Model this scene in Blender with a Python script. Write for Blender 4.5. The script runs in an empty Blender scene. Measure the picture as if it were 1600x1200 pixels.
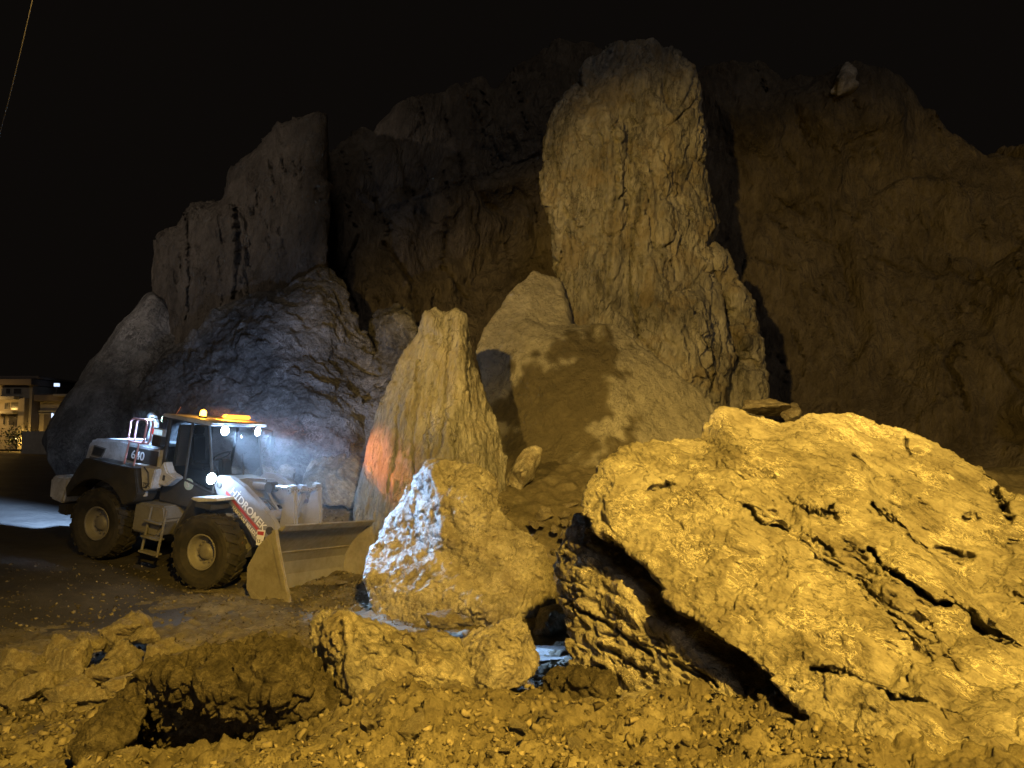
import bpy, bmesh, math, random
import numpy as np
from mathutils import Vector, Matrix
from mathutils.geometry import delaunay_2d_cdt

# ------------------------------------------------------------------ scene, camera, sky, lights
S = bpy.context.scene
COL = S.collection
R = math.radians
CAM_Z = 3.1
PITCH = 4.4
FPX = 1164.0                       # focal length in pixels of a 1600 px wide frame
cam_d = bpy.data.cameras.new('camera')
cam_d.sensor_width = 36.0
cam_d.lens = 36.0 * FPX / 1600.0
cam_d.clip_start = 0.05
cam_d.clip_end = 2000.0
cam = bpy.data.objects.new('camera', cam_d)
cam.location = (0, 0, CAM_Z)
cam.rotation_euler = (R(90 + PITCH), 0, 0)
COL.objects.link(cam)
S.camera = cam

W = bpy.data.worlds.new('World')
S.world = W
W.use_nodes = True
bg = W.node_tree.nodes['Background']
bg.inputs['Color'].default_value = (1.0, 0.80, 0.66, 1)
bg.inputs['Strength'].default_value = 0.0034

S.view_settings.view_transform = 'Standard'
S.view_settings.look = 'None'
S.view_settings.exposure = 0.0
S.view_settings.gamma = 1.0
S.view_settings.use_curve_mapping = False
S.render.engine = 'CYCLES'
S.cycles.use_denoising = True
S.cycles.max_bounces = 6
S.cycles.sample_clamp_indirect = 4.0

SODIUM = (1.0, 0.605, 0.085)
def lamp(name, kind, loc, power, col, target=None, size=0.1, cone=90, blend=0.3):
    d = bpy.data.lights.new(name, kind)
    d.energy = power
    d.color = col
    if kind == 'SUN':
        d.angle = R(size)
    else:
        d.shadow_soft_size = size
    if kind == 'SPOT':
        d.spot_size = R(cone)
        d.spot_blend = blend
    o = bpy.data.objects.new(name, d)
    o.location = loc
    if target is not None:
        o.rotation_euler = (Vector(target) - Vector(loc)).to_track_quat('-Z', 'Y').to_euler()
    COL.objects.link(o)
    return o
# sodium street lamps behind the photographer: the near one right, the far one left
lamp('sodium_street_lamp_near', 'SPOT', (3.6, -4.5, 11.5), 31000, SODIUM, (4.6, 6.9, -4.9), 0.14, 94, 0.55)
far = lamp('sodium_street_lamp_far', 'SPOT', (-6.0, -4.0, 8.3), 29000, (1.0, 0.62, 0.14), (13.0, 30.0, 7.0), 0.25, 36, 0.65)
far.scale = (2.1, 1.0, 1.0)                              # a flat, wide beam
# added fills: unseen spot on the left buttress, faint sun into the recess
lamp('buttress_fill_spot', 'SPOT', (-22.0, 2.0, 10.0), 9000, (1.0, 0.83, 0.70), (-15.5, 28.0, 13.0), 0.4, 36, 0.6)
lamp('recess_fill_sun', 'SUN', (0, 0, 30), 0.23, (1.0, 0.85, 0.72), (-1, 10.0, 26.5), 10.0)

# ------------------------------------------------------------------ pixel ray helper (a pixel and a real distance give a real point)
_p = R(PITCH)
CPOS = np.array([0, 0, CAM_Z])
FW = np.array([0, math.cos(_p), math.sin(_p)])
UP = np.array([0, -math.sin(_p), math.cos(_p)])
RT = np.array([1.0, 0, 0])
def P(px, py, d):
    return CPOS + d * (FW + RT * ((px - 800) / FPX) + UP * ((600 - py) / FPX))
def proj(v):
    q = np.asarray(v) - CPOS
    d = q @ FW
    return 800 + FPX * (q @ RT) / d, 600 - FPX * (q @ UP) / d, d

# ------------------------------------------------------------------ numpy noise
def _h(ix, iy, iz, seed):
    h = (ix.astype(np.int64) * 374761393 + iy.astype(np.int64) * 668265263 + iz.astype(np.int64) * 2147483647 + seed * 1274126177) & 0xFFFFFFFF
    h = ((h ^ (h >> 13)) * 1274126177) & 0xFFFFFFFF
    h = ((h ^ (h >> 16)) * 2246822519) & 0xFFFFFFFF
    return h ^ (h >> 15)
def gnoise(p, seed=0):
    i = np.floor(p).astype(np.int64)
    f = p - i
    u = f * f * f * (f * (f * 6 - 15) + 10)
    out = np.zeros(len(p))
    for dx in (0, 1):
        wx = u[:, 0] if dx else 1 - u[:, 0]
        for dy in (0, 1):
            wy = u[:, 1] if dy else 1 - u[:, 1]
            for dz in (0, 1):
                wz = u[:, 2] if dz else 1 - u[:, 2]
                h = _h(i[:, 0] + dx, i[:, 1] + dy, i[:, 2] + dz, seed)
                gx = ((h & 1023) / 511.5 - 1)
                gy = (((h >> 10) & 1023) / 511.5 - 1)
                gz = (((h >> 20) & 1023) / 511.5 - 1)
                out += wx * wy * wz * (gx * (f[:, 0] - dx) + gy * (f[:, 1] - dy) + gz * (f[:, 2] - dz))
    return out * 1.2
def fbm(p, octv=4, seed=0, rough=0.5, lac=2.03):
    o = np.zeros(len(p)); a = 1.0
    for k in range(octv):
        o += a * gnoise(p * lac ** k + k * 17.3, seed + k); a *= rough
    return o
def ridged(p, octv=4, seed=0, rough=0.5):
    o = np.zeros(len(p)); a = 1.0
    for k in range(octv):
        o += a * (1 - 2.2 * np.abs(gnoise(p * 2.07 ** k + k * 9.1, seed + k))); a *= rough
    return o * 0.5
def worley(p, seed=0, facet=False, flat=False):
    """F1 distance, or the height of randomly tilted plates (facet)."""
    i = np.floor(p).astype(np.int64)
    best = np.full(len(p), 9e9); second = np.full(len(p), 9e9)
    val = np.zeros(len(p))
    rng = ((0,) if flat else (-1, 0, 1))
    for dx in (-1, 0, 1):
        for dy in (-1, 0, 1):
            for dz in rng:
                cx, cy, cz = i[:, 0] + dx, i[:, 1] + dy, i[:, 2] + dz
                h = _h(cx, cy, cz, seed); h2 = _h(cx, cy, cz, seed + 77)
                sx = cx + (h & 1023) / 1023.; sy = cy + ((h >> 10) & 1023) / 1023.
                sz = p[:, 2] if flat else cz + ((h >> 20) & 1023) / 1023.
                ex, ey, ez = p[:, 0] - sx, p[:, 1] - sy, p[:, 2] - sz
                d = ex * ex + ey * ey + ez * ez
                m = d < best
                second = np.where(m, best, np.minimum(second, d))
                best = np.where(m, d, best)
                if facet:
                    gx = (h2 & 1023) / 511.5 - 1; gy = ((h2 >> 10) & 1023) / 511.5 - 1; gz = ((h2 >> 20) & 1023) / 511.5 - 1
                    v = 0.55 * gz + 0.9 * (gx * ex + gy * ey + gz * ez)
                    val = np.where(m, v, val)
    if facet:
        return val
    return np.sqrt(best), np.sqrt(second)
def layer(co, spec, k):
    kind, amp, size = spec[0], spec[1], spec[2]
    o = spec[3] if len(spec) > 3 else {}
    q = co.copy()
    if 'dir' in o:                                  # stretched along a bedding direction
        t = np.array(o['dir'], float); t /= np.linalg.norm(t)
        q = q - np.outer(q @ t, t) * (1 - 1.0 / o.get('k', 4.0))
    if 'warp' in o:
        w = o['warp']
        q = q + np.stack([gnoise(q / (size * 1.1) + 5 + j * 31, 90 + j) for j in range(3)], 1) * size * w
    q = q / size
    seed = o.get('seed', k * 13 + 1)
    n = o.get('oct', 4)
    if kind == 'fbm':
        return amp * fbm(q, n, seed, o.get('rough', 0.5))
    if kind == 'ridge':
        return amp * ridged(q, n, seed, o.get('rough', 0.5))
    if kind == 'facet':
        return amp * worley(q, seed, facet=True)
    if kind == 'clod':
        f1, _ = worley(q, seed)
        return amp * (0.75 - np.minimum(f1, 1.0))
    if kind == 'crack':
        f1, f2 = worley(q, seed)
        return -amp * np.clip(1 - (f2 - f1) / o.get('w', 0.07), 0, 1)
    if kind == 'terrace':                            # stepped bedding
        t = np.array(o['axis'], float); t /= np.linalg.norm(t)
        s = (co @ t) / size + 0.55 * fbm(co / (size * 3.5), 3, seed)
        fr = s - np.floor(s)
        lev = _h(np.floor(s).astype(np.int64), np.zeros(len(s), np.int64), np.zeros(len(s), np.int64), seed) / 4294967295.0
        return amp * (np.clip(fr * 1.3, 0, 1) - 0.5 + 0.8 * (lev - 0.5))
    return 0

# ------------------------------------------------------------------ mesh helpers
def mesh_np(name, co, faces):
    me = bpy.data.meshes.new(name)
    faces = np.asarray(faces)
    nf, k = faces.shape
    me.vertices.add(len(co)); me.vertices.foreach_set('co', np.ascontiguousarray(co, dtype=np.float32).ravel())
    me.loops.add(nf * k); me.loops.foreach_set('vertex_index', faces.astype(np.int32).ravel())
    me.polygons.add(nf)
    me.polygons.foreach_set('loop_start', np.arange(0, nf * k, k, dtype=np.int32))
    me.update(calc_edges=True)
    return me
def smooth_all(me, on=True):
    me.polygons.foreach_set('use_smooth', np.full(len(me.polygons), on))
def get_co(me):
    a = np.empty(len(me.vertices) * 3, np.float32); me.vertices.foreach_get('co', a)
    return a.reshape(-1, 3).astype(np.float64)
def set_co(me, co):
    me.vertices.foreach_set('co', np.ascontiguousarray(co, np.float32).ravel()); me.update()
def get_no(me):
    a = np.empty(len(me.vertices) * 3, np.float32); me.vertex_normals.foreach_get('vector', a)
    return a.reshape(-1, 3).astype(np.float64)
def laplace(me, co, n, f=0.5):
    e = np.empty(len(me.edges) * 2, np.int32); me.edges.foreach_get('vertices', e); e = e.reshape(-1, 2)
    a = np.concatenate([e[:, 0], e[:, 1]]); b = np.concatenate([e[:, 1], e[:, 0]])
    cnt = np.bincount(a, minlength=len(co)).clip(1)
    for _ in range(n):
        av = np.stack([np.bincount(a, co[b, j], minlength=len(co)) for j in range(3)], 1) / cnt[:, None]
        co = co * (1 - f) + av * f
    return co
def tag(o, label=None, cat=None, group=None, kind=None):
    if label: o['label'] = label
    if cat: o['category'] = cat
    if group: o['group'] = group
    if kind: o['kind'] = kind
    return o
def link(name, me, mat=None, parent=None):
    o = bpy.data.objects.new(name, me)
    if mat is not None and not me.materials:
        me.materials.append(mat)
    COL.objects.link(o)
    if parent is not None:
        o.parent = parent
    return o

# ------------------------------------------------------------------ rocks: a front of measured points, a back with real thickness
def shell(outline, inner=(), creases=(), thick=1.0, taper=0.2):
    """outline / inner: (px, py, distance); creases: lists of (px, py, distance) kept as edges. Returns a closed volume."""
    v2 = [(p[0], p[1]) for p in outline]; dd = [p[2] for p in outline]
    n = len(outline)
    edges = []
    for c in creases:
        b = len(v2)
        for p in c:
            v2.append((p[0], p[1])); dd.append(p[2])
        edges += [(b + i, b + i + 1) for i in range(len(c) - 1)]
    for p in inner:
        v2.append((p[0], p[1])); dd.append(p[2])
    area = sum(v2[i][0] * v2[(i + 1) % n][1] - v2[(i + 1) % n][0] * v2[i][1] for i in range(n))
    loop = list(range(n)) if area > 0 else list(range(n))[::-1]
    rv, re, rf, ov, oe, of = delaunay_2d_cdt([Vector(v) for v in v2], edges, [loop], 1, 1e-4)
    arr = np.array(v2); da = np.array(dd)
    co = []
    for v, src in zip(rv, ov):
        if src:
            d = da[src[0]]
        else:
            w = 1 / (((arr - np.array(v)) ** 2).sum(1) + 1); k = np.argsort(-w)[:3]
            d = (w[k] * da[k]).sum() / w[k].sum()
        co.append(P(v[0], v[1], d))
    front = [list(f) for f in rf]
    # boundary of the front
    cnt = {}
    for f in front:
        for a, b in zip(f, f[1:] + f[:1]):
            cnt[(a, b)] = 1
    bnd = [(a, b) for (a, b) in cnt if (b, a) not in cnt]
    cen2 = arr[:n].mean(0); dm = da[:n].mean()
    back = {}
    co = [np.array(c) for c in co]
    def add(p): co.append(np.array(p)); return len(co) - 1
    for a, b in bnd:
        if a not in back:
            x, y = rv[a]
            d = proj(co[a])[2]
            q = np.array([x, y]) * (1 - taper) + cen2 * taper
            back[a] = add(P(q[0], q[1], d * 0.6 + dm * 0.4 + thick * 0.6))
    cb = add(P(cen2[0], cen2[1], dm + thick))
    tris = front[:]
    for a, b in bnd:
        tris.append([b, a, back[a], back[b]])
        tris.append([back[b], back[a], cb])
    bm = bmesh.new()
    vs = [bm.verts.new(c) for c in co]
    for f in tris:
        try: bm.faces.new([vs[i] for i in f])
        except ValueError: pass
    bmesh.ops.recalc_face_normals(bm, faces=bm.faces)
    me = bpy.data.meshes.new('tmp'); bm.to_mesh(me); bm.free()
    return me
def remesh(meshes, voxel):
    bm = bmesh.new()
    for m in meshes: bm.from_mesh(m)
    me = bpy.data.meshes.new('tmp'); bm.to_mesh(me); bm.free()
    for m in meshes: bpy.data.meshes.remove(m)
    o = bpy.data.objects.new('tmp', me); COL.objects.link(o)
    md = o.modifiers.new('r', 'REMESH'); md.mode = 'VOXEL'; md.voxel_size = voxel; md.use_smooth_shade = True
    dg = bpy.context.evaluated_depsgraph_get()
    out = bpy.data.meshes.new_from_object(o.evaluated_get(dg))
    bpy.data.objects.remove(o); bpy.data.meshes.remove(me)
    return out
def in_poly(px, py, poly):
    r = np.zeros(len(px), bool); j = len(poly) - 1
    for i in range(len(poly)):
        xi, yi = poly[i]; xj, yj = poly[j]
        if yi != yj:
            r ^= ((yi > py) != (yj > py)) & (px < (xj - xi) * (py - yi) / (yj - yi) + xi)
        j = i
    return r
NV = [0]
def decimate(me, length, stretch=None):
    """break the surface into flat facets about `length` across (longer along the bedding)"""
    co = get_co(me)
    if stretch is not None:
        t = np.array(stretch[0], float); t /= np.linalg.norm(t)
        set_co(me, co - np.outer(co @ t, t) * (1 - 1.0 / stretch[1]))
    area = sum(p.area for p in me.polygons)
    want = area / (0.43 * length * length)
    o = bpy.data.objects.new('tmp', me); COL.objects.link(o)
    md = o.modifiers.new('d', 'DECIMATE'); md.ratio = min(1.0, want / (2.0 * len(me.polygons)))
    dg = bpy.context.evaluated_depsgraph_get()
    out = bpy.data.meshes.new_from_object(o.evaluated_get(dg))
    bpy.data.objects.remove(o); bpy.data.meshes.remove(me)
    if stretch is not None:
        co = get_co(out)
        set_co(out, co + np.outer(co @ t, t) * (stretch[1] - 1.0))
    return out
def seg_dist(x, y, line):
    best = np.full(len(x), 1e9)
    for (ax, ay), (bx, by) in zip(line, line[1:]):
        dx, dy = bx - ax, by - ay
        t = np.clip(((x - ax) * dx + (y - ay) * dy) / (dx * dx + dy * dy + 1e-9), 0, 1)
        best = np.minimum(best, np.hypot(x - ax - t * dx, y - ay - t * dy))
    return best
def rock(name, meshes, voxel, layers, mat, smooth=1, fine=(), stain=None, facet=None, stretch=None, trenches=()):
    me = remesh(meshes, voxel * (2.2 if facet else 1.0))
    co = laplace(me, get_co(me), 2); set_co(me, co)
    no = get_no(me)
    disp = np.zeros(len(co))
    for k, sp in enumerate(layers):
        disp += layer(co, sp, k)
    set_co(me, co + no * disp[:, None])
    if facet:
        me = remesh([decimate(me, facet, stretch)], voxel)
    co = laplace(me, get_co(me), smooth, 0.5); set_co(me, co)
    base = co.copy()
    if fine:
        no = get_no(me); disp = np.zeros(len(co))
        for k, sp in enumerate(fine): disp += layer(base, sp, k + 40)
        co = co + no * disp[:, None]; set_co(me, co)
    if len(trenches):                                       # open fractures cut into the front
        no = get_no(me)
        view = base - CPOS; view /= np.linalg.norm(view, axis=1)[:, None]
        front = np.clip(-(no * view).sum(1) * 3, 0, 1)
        x, y, d = proj(base)
        jx, jy = gnoise(base / 0.16, 61) * 4 + gnoise(base / 0.05, 63) * 2, gnoise(base / 0.16, 62) * 4 + gnoise(base / 0.05, 64) * 3
        cut = np.zeros(len(co))
        for line, wpx, dep in trenches:
            k = seg_dist(x + jx, y + jy, line)
            cut = np.maximum(cut, dep * np.clip(1.25 - k / wpx, 0, 1))
        co = co + view * (cut * front)[:, None]; set_co(me, co)
    if stain is not None:
        polys, scale, amt = stain
        x, y, d = proj(base)
        j = fbm(base / scale, 6, 7, 0.65) * amt; j2 = fbm(base / scale + 40, 6, 9, 0.65) * amt
        m = np.zeros(len(co), np.float32)
        for poly in polys:
            m = np.maximum(m, in_poly(x + j, y + j2, poly).astype(np.float32))
        m3 = laplace(me, np.stack([m, m, m], 1).astype(float), 5, 0.6); m = m3[:, 0].astype(np.float32)
        at = me.attributes.new('stain', 'FLOAT', 'POINT'); at.data.foreach_set('value', m)
    NV[0] += len(co)
    org = co.mean(0); org[2] = co[:, 2].min()
    set_co(me, co - org)
    smooth_all(me)
    me.name = name
    o = link(name, me, mat)
    o.location = org
    return o

# ------------------------------------------------------------------ materials
def nodes(name):
    m = bpy.data.materials.new(name); m.use_nodes = True
    t = m.node_tree
    return m, t, t.nodes['Principled BSDF'], t.nodes, t.links
def rgb(c): return (c[0], c[1], c[2], 1.0)
def ramp(t, src, stops):
    r = t.nodes.new('ShaderNodeValToRGB')
    e = r.color_ramp.elements
    while len(e) < len(stops): e.new(0.5)
    for el, (pos, c) in zip(e, stops):
        el.position = pos; el.color = rgb(c) if isinstance(c, tuple) else (c, c, c, 1)
    t.links.new(src, r.inputs[0]); return r.outputs[0]
def noise(t, vec, scale, detail=6, rough=0.55, dist=0.0, kind='FBM'):
    n = t.nodes.new('ShaderNodeTexNoise'); n.inputs['Scale'].default_value = scale
    n.inputs['Detail'].default_value = detail; n.inputs['Roughness'].default_value = rough
    n.inputs['Distortion'].default_value = dist
    if kind != 'FBM': n.noise_type = kind
    t.links.new(vec, n.inputs['Vector']); return n.outputs['Fac']
def mixc(t, fac, a, b, mode='MIX'):
    m = t.nodes.new('ShaderNodeMix'); m.data_type = 'RGBA'; m.blend_type = mode
    for s, v in ((m.inputs[0], fac), (m.inputs[6], a), (m.inputs[7], b)):
        if isinstance(v, (int, float)): s.default_value = v
        elif isinstance(v, tuple): s.default_value = rgb(v)
        else: t.links.new(v, s)
    return m.outputs[2]
def mth(t, op, a, b=None):
    m = t.nodes.new('ShaderNodeMath'); m.operation = op
    for s, v in zip(m.inputs, (a, b)):
        if v is None: continue
        if isinstance(v, (int, float)): s.default_value = v
        else: t.links.new(v, s)
    return m.outputs[0]
def bump(t, h, strength, dist, normal=None):
    b = t.nodes.new('ShaderNodeBump'); b.inputs['Strength'].default_value = strength; b.inputs['Distance'].default_value = dist
    t.links.new(h, b.inputs['Height'])
    if normal is not None: t.links.new(normal, b.inputs['Normal'])
    return b.outputs[0]
def rock_mat(name, dark, mid, pale, scale=1.0, veins=0.0, rough=0.7, bdist=0.03, bedding=None, stain=None, soil=None, spec=0.35, bstr=1.0, cracks=1.0):
    m, t, b, N, L = nodes(name)
    tc = N.new('ShaderNodeTexCoord')
    vec = tc.outputs['Object']
    bvec = vec
    if bedding is not None:                                  # grain drawn out along the bedding
        tv = Vector(bedding[0]).normalized()
        dp = N.new('ShaderNodeVectorMath'); dp.operation = 'DOT_PRODUCT'; L.new(vec, dp.inputs[0]); dp.inputs[1].default_value = tv
        sc_ = N.new('ShaderNodeVectorMath'); sc_.operation = 'SCALE'; sc_.inputs[0].default_value = tv * (1 - 1.0 / bedding[1]); L.new(dp.outputs['Value'], sc_.inputs['Scale'])
        sb_ = N.new('ShaderNodeVectorMath'); sb_.operation = 'SUBTRACT'; L.new(vec, sb_.inputs[0]); L.new(sc_.outputs[0], sb_.inputs[1])
        bvec = sb_.outputs[0]
    n1 = noise(t, vec, 0.8 * scale, 7, 0.6, 0.3)
    n2 = noise(t, bvec, 2.6 * scale, 8, 0.65, 0.5)
    n3 = noise(t, bvec, 11 * scale, 8, 0.7, 0.3)
    mix1 = mth(t, 'ADD', mth(t, 'MULTIPLY', n1, 0.36), mth(t, 'ADD', mth(t, 'MULTIPLY', n2, 0.34), mth(t, 'MULTIPLY', n3, 0.30)))
    c = ramp(t, mix1, [(0.40, dark), (0.5, mid), (0.60, pale)])
    cre = ramp(t, mth(t, 'ABSOLUTE', mth(t, 'SUBTRACT', noise(t, bvec, 1.6 * scale, 9, 0.66, 0.6), 0.47)), [(0.0, 0.15), (0.014, 1.0)])
    c = mixc(t, mth(t, 'MULTIPLY', mth(t, 'SUBTRACT', 1.0, cre), cracks), c, tuple(x * 0.45 for x in dark))
    if soil is not None:                                    # earth clinging in patches
        sm = ramp(t, noise(t, vec, 1.3 * scale, 8, 0.65, 0.4), [(0.5, 0.0), (0.58, 1.0)])
        c = mixc(t, mth(t, 'MULTIPLY', sm, soil[1]), c, soil[0])
    if veins > 0:
        w = noise(t, bvec, 3.1 * scale, 5, 0.6, 1.2)
        v1 = ramp(t, mth(t, 'ABSOLUTE', mth(t, 'SUBTRACT', w, 0.5)), [(0.0, 1.0), (0.016, 0.0)])
        w2 = noise(t, bvec, 7.3 * scale, 4, 0.6, 1.5)
        v2 = ramp(t, mth(t, 'ABSOLUTE', mth(t, 'SUBTRACT', w2, 0.48)), [(0.0, 1.0), (0.02, 0.0)])
        gate = ramp(t, noise(t, vec, 1.7 * scale, 3, 0.5), [(0.5, 0.0), (0.6, 1.0)])
        vv = mth(t, 'MULTIPLY', mth(t, 'MAXIMUM', v1, v2), mth(t, 'MULTIPLY', gate, veins))
        c = mixc(t, vv, c, tuple(min(0.75, x * 1.7) for x in pale))
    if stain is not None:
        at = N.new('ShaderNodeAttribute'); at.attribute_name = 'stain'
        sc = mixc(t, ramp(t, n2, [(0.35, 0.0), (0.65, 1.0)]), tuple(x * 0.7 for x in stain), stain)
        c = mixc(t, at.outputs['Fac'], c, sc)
    L.new(c, b.inputs['Base Color'])
    L.new(ramp(t, n2, [(0.3, rough + 0.15), (0.7, rough - 0.12)]), b.inputs['Roughness'])
    b.inputs['Specular IOR Level'].default_value = spec
    rg = noise(t, bvec, 5.0 * scale, 10, 0.62, 0.4, 'RIDGED_MULTIFRACTAL')
    hh = mth(t, 'ADD', mth(t, 'MULTIPLY', n3, 1.1), mth(t, 'MULTIPLY', rg, 0.5))
    hh = mth(t, 'ADD', hh, mth(t, 'MULTIPLY', noise(t, vec, 45 * scale, 6, 0.7), 0.35))
    wv = N.new('ShaderNodeVectorMath'); wv.operation = 'ADD'; L.new(bvec, wv.inputs[0])
    wn = N.new('ShaderNodeTexNoise'); wn.inputs['Scale'].default_value = 6 * scale; wn.inputs['Detail'].default_value = 4; L.new(bvec, wn.inputs['Vector'])
    ws = N.new('ShaderNodeVectorMath'); ws.operation = 'SCALE'; ws.inputs['Scale'].default_value = 0.22 / scale; L.new(wn.outputs['Color'], ws.inputs[0]); L.new(ws.outputs[0], wv.inputs[1])
    for vs_, am in ((7.0, 0.55), (19.0, 0.3)):
        vo = N.new('ShaderNodeTexVoronoi'); vo.distance = 'CHEBYCHEV'; vo.inputs['Scale'].default_value = vs_ * scale; L.new(wv.outputs[0], vo.inputs['Vector'])
        hh = mth(t, 'ADD', hh, mth(t, 'MULTIPLY', vo.outputs['Distance'], am))
    L.new(bump(t, hh, bstr, bdist), b.inputs['Normal'])
    return m

BED = (1.0, -0.25, -0.75)                      # dip of the bedding: down to the right in view
M = {}
M['boulder'] = rock_mat('limestone_boulder', (0.13, 0.115, 0.09), (0.29, 0.265, 0.215), (0.43, 0.40, 0.335), 1.5, 1.0, 0.62, 0.045, (BED, 3.0), None, ((0.12, 0.095, 0.06), 0.25), 0.35)
M['slab'] = rock_mat('broken_limestone', (0.10, 0.09, 0.07), (0.23, 0.21, 0.17), (0.40, 0.365, 0.295), 2.2, 0.6, 0.6, 0.03, (BED, 2.2), None, ((0.13, 0.10, 0.06), 0.5), 0.45)
M['pale'] = rock_mat('pale_limestone', (0.16, 0.145, 0.12), (0.30, 0.275, 0.235), (0.44, 0.41, 0.36), 1.6, 0.5, 0.6, 0.035, None, None, ((0.14, 0.11, 0.075), 0.35), 0.4)
M['fin'] = rock_mat('fluted_limestone', (0.15, 0.145, 0.13), (0.27, 0.26, 0.235), (0.38, 0.365, 0.335), 1.1, 0.15, 0.75, 0.09, ((0.16, 0, 1), 4.0), None, ((0.2, 0.16, 0.10), 0.3), 0.3)
M['pillar'] = rock_mat('pillar_limestone', (0.085, 0.08, 0.07), (0.23, 0.22, 0.195), (0.38, 0.365, 0.33), 0.5, 0.1, 0.75, 0.14, ((0.1, 0, 1), 3.2), None, ((0.22, 0.17, 0.09), 0.45), 0.3)
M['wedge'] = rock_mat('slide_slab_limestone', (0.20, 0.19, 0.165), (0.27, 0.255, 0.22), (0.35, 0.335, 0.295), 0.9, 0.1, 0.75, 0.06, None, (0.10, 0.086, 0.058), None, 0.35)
M['cliff'] = rock_mat('cliff_limestone', (0.065, 0.055, 0.043), (0.12, 0.102, 0.08), (0.185, 0.16, 0.128), 0.3, 0.0, 0.85, 0.35, ((0.1, 0, 1), 2.4), None, None, 0.2, 1.0, 0.25)
M['dark_cliff'] = rock_mat('weathered_cliff_rock', (0.06, 0.057, 0.054), (0.135, 0.13, 0.12), (0.25, 0.24, 0.225), 0.6, 0.7, 0.75, 0.12, None, None, None, 0.25)
M['soil_clod'] = rock_mat('clotted_earth', (0.03, 0.026, 0.018), (0.068, 0.058, 0.041), (0.14, 0.122, 0.088), 3.0, 0.0, 0.9, 0.03, None, None, None, 0.2)
# ------------------------------------------------------------------ ground
LO = np.array([-7.7015, 17.74])                       # where the loader stands (the road falls away along its heading)
def road_z(x, y):
    s = (x - LO[0]) * 0.9336 - (y - LO[1]) * 0.3584
    z = np.where(s > 1.62, -0.0146, np.where(s > -1.75, 0.242 - 0.1584 * s, 0.519 + 0.045 * (-1.75 - s)))
    far = np.clip((y - 60) / 60, 0, 1)
    return np.minimum(z, 3.0) + far * 0
def sstep(a, b, x):
    t = np.clip((x - a) / (b - a), 0, 1); return t * t * (3 - 2 * t)
def debris_base(x, y):
    yy = np.array([-6, 0, 2, 3.5, 5, 6.5, 8, 9.2, 10.5, 40]); zz = np.array([1.6, 1.6, 1.58, 1.48, 1.18, 0.93, 0.38, 0.10, -0.25, -0.25])
    m = np.interp(y, yy, zz)
    left = sstep(-0.8, -3.0, x)
    ml = np.interp(y, [-6, 2, 3.5, 4.6, 5.6, 6.3, 7.0, 8.0, 9, 40], [1.6, 1.5, 1.25, 0.90, 0.62, 0.42, 0.16, -0.25, -0.5, -0.6])
    m = m * (1 - left) + ml * left
    # churned earth between the near rocks and the bucket
    m = np.maximum(m, 0.16 * np.exp(-(((x + 3.2) / 2.0) ** 2 + ((y - 11.6) / 1.6) ** 2)) - 0.06 * sstep(0, 6, np.abs(x + 3)) - 0.0)
    m = np.maximum(m, -0.03 + 0.12 * np.exp(-(((x + 0.6) / 1.1) ** 2 + ((y - 13.0) / 1.2) ** 2)))
    # scree rising to the foot of the cliff
    e = sstep(-7.5, -5.2, x - 0.0 * y)
    y0 = 3.1 * sstep(-1.2, -2.6, x)
    back = np.interp(y - y0, [15.2, 16.0, 17.6, 22, 28, 45], [-0.3, 0.5, 1.6, 2.6, 4.0, 5.0])
    bl = np.interp(y, [20.5, 22, 25, 30, 45], [-0.3, 0.9, 2.2, 3.2, 4.5])
    l2 = sstep(-14, -12, x)
    back = np.where(x > 3.5, np.minimum(back, 2.2), back)
    back = back * e + (bl * l2 + (-0.3) * (1 - l2)) * (1 - e)
    m = np.maximum(m, back)
    right = np.interp(y, [8, 10, 14, 20, 30], [-0.3, 0.3, 1.2, 2.5, 5.0]) * 0.4 * sstep(1.5, 4.5, x) - 0.3 * (1 - sstep(1.5, 4.5, x))
    return np.maximum(m, right)
def fan_grid(a0, a1, na, rs):
    ang = np.radians(np.linspace(a0, a1, na))
    A, Rr = np.meshgrid(ang, rs)
    x = np.sin(A) * Rr; y = np.cos(A) * Rr
    nr = len(rs)
    idx = np.arange(na * nr).reshape(nr, na)
    f = np.stack([idx[:-1, :-1], idx[:-1, 1:], idx[1:, 1:], idx[1:, :-1]], -1).reshape(-1, 4)
    return x.ravel(), y.ravel(), f

# far ground sheet to the horizon
gx, gy, gf = fan_grid(0, 360, 73, np.array([0.01, 5, 10, 20, 35, 60, 100, 200, 500, 1200]))
gz = np.where(np.hypot(gx, gy) < 58, road_z(gx, gy) - 0.45, road_z(gx, np.minimum(gy, 70)) - 0.12)
def dirt_mat(name, dark, mid, pale, wet=0.0, scale=1.0, bd=0.02, spec=0.3):
    m, t, b, N, L = nodes(name)
    tc = N.new('ShaderNodeTexCoord'); vec = tc.outputs['Object']
    n1 = noise(t, vec, 0.7 * scale, 8, 0.62, 0.4); n2 = noise(t, vec, 6 * scale, 10, 0.68, 0.2); n3 = noise(t, vec, 34 * scale, 6, 0.7)
    mx = mth(t, 'ADD', mth(t, 'MULTIPLY', n1, 0.45), mth(t, 'ADD', mth(t, 'MULTIPLY', n2, 0.33), mth(t, 'MULTIPLY', n3, 0.22)))
    L.new(ramp(t, mx, [(0.37, dark), (0.5, mid), (0.63, pale)]), b.inputs['Base Color'])
    L.new(ramp(t, n1, [(0.4, 0.55 if wet else 0.9), (0.62, 0.85 - wet * 0.3)]), b.inputs['Roughness'])
    b.inputs['Specular IOR Level'].default_value = spec
    h = mth(t, 'ADD', n2, mth(t, 'MULTIPLY', n3, 0.5))
    L.new(bump(t, h, 1.0, bd), b.inputs['Normal'])
    return m
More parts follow.
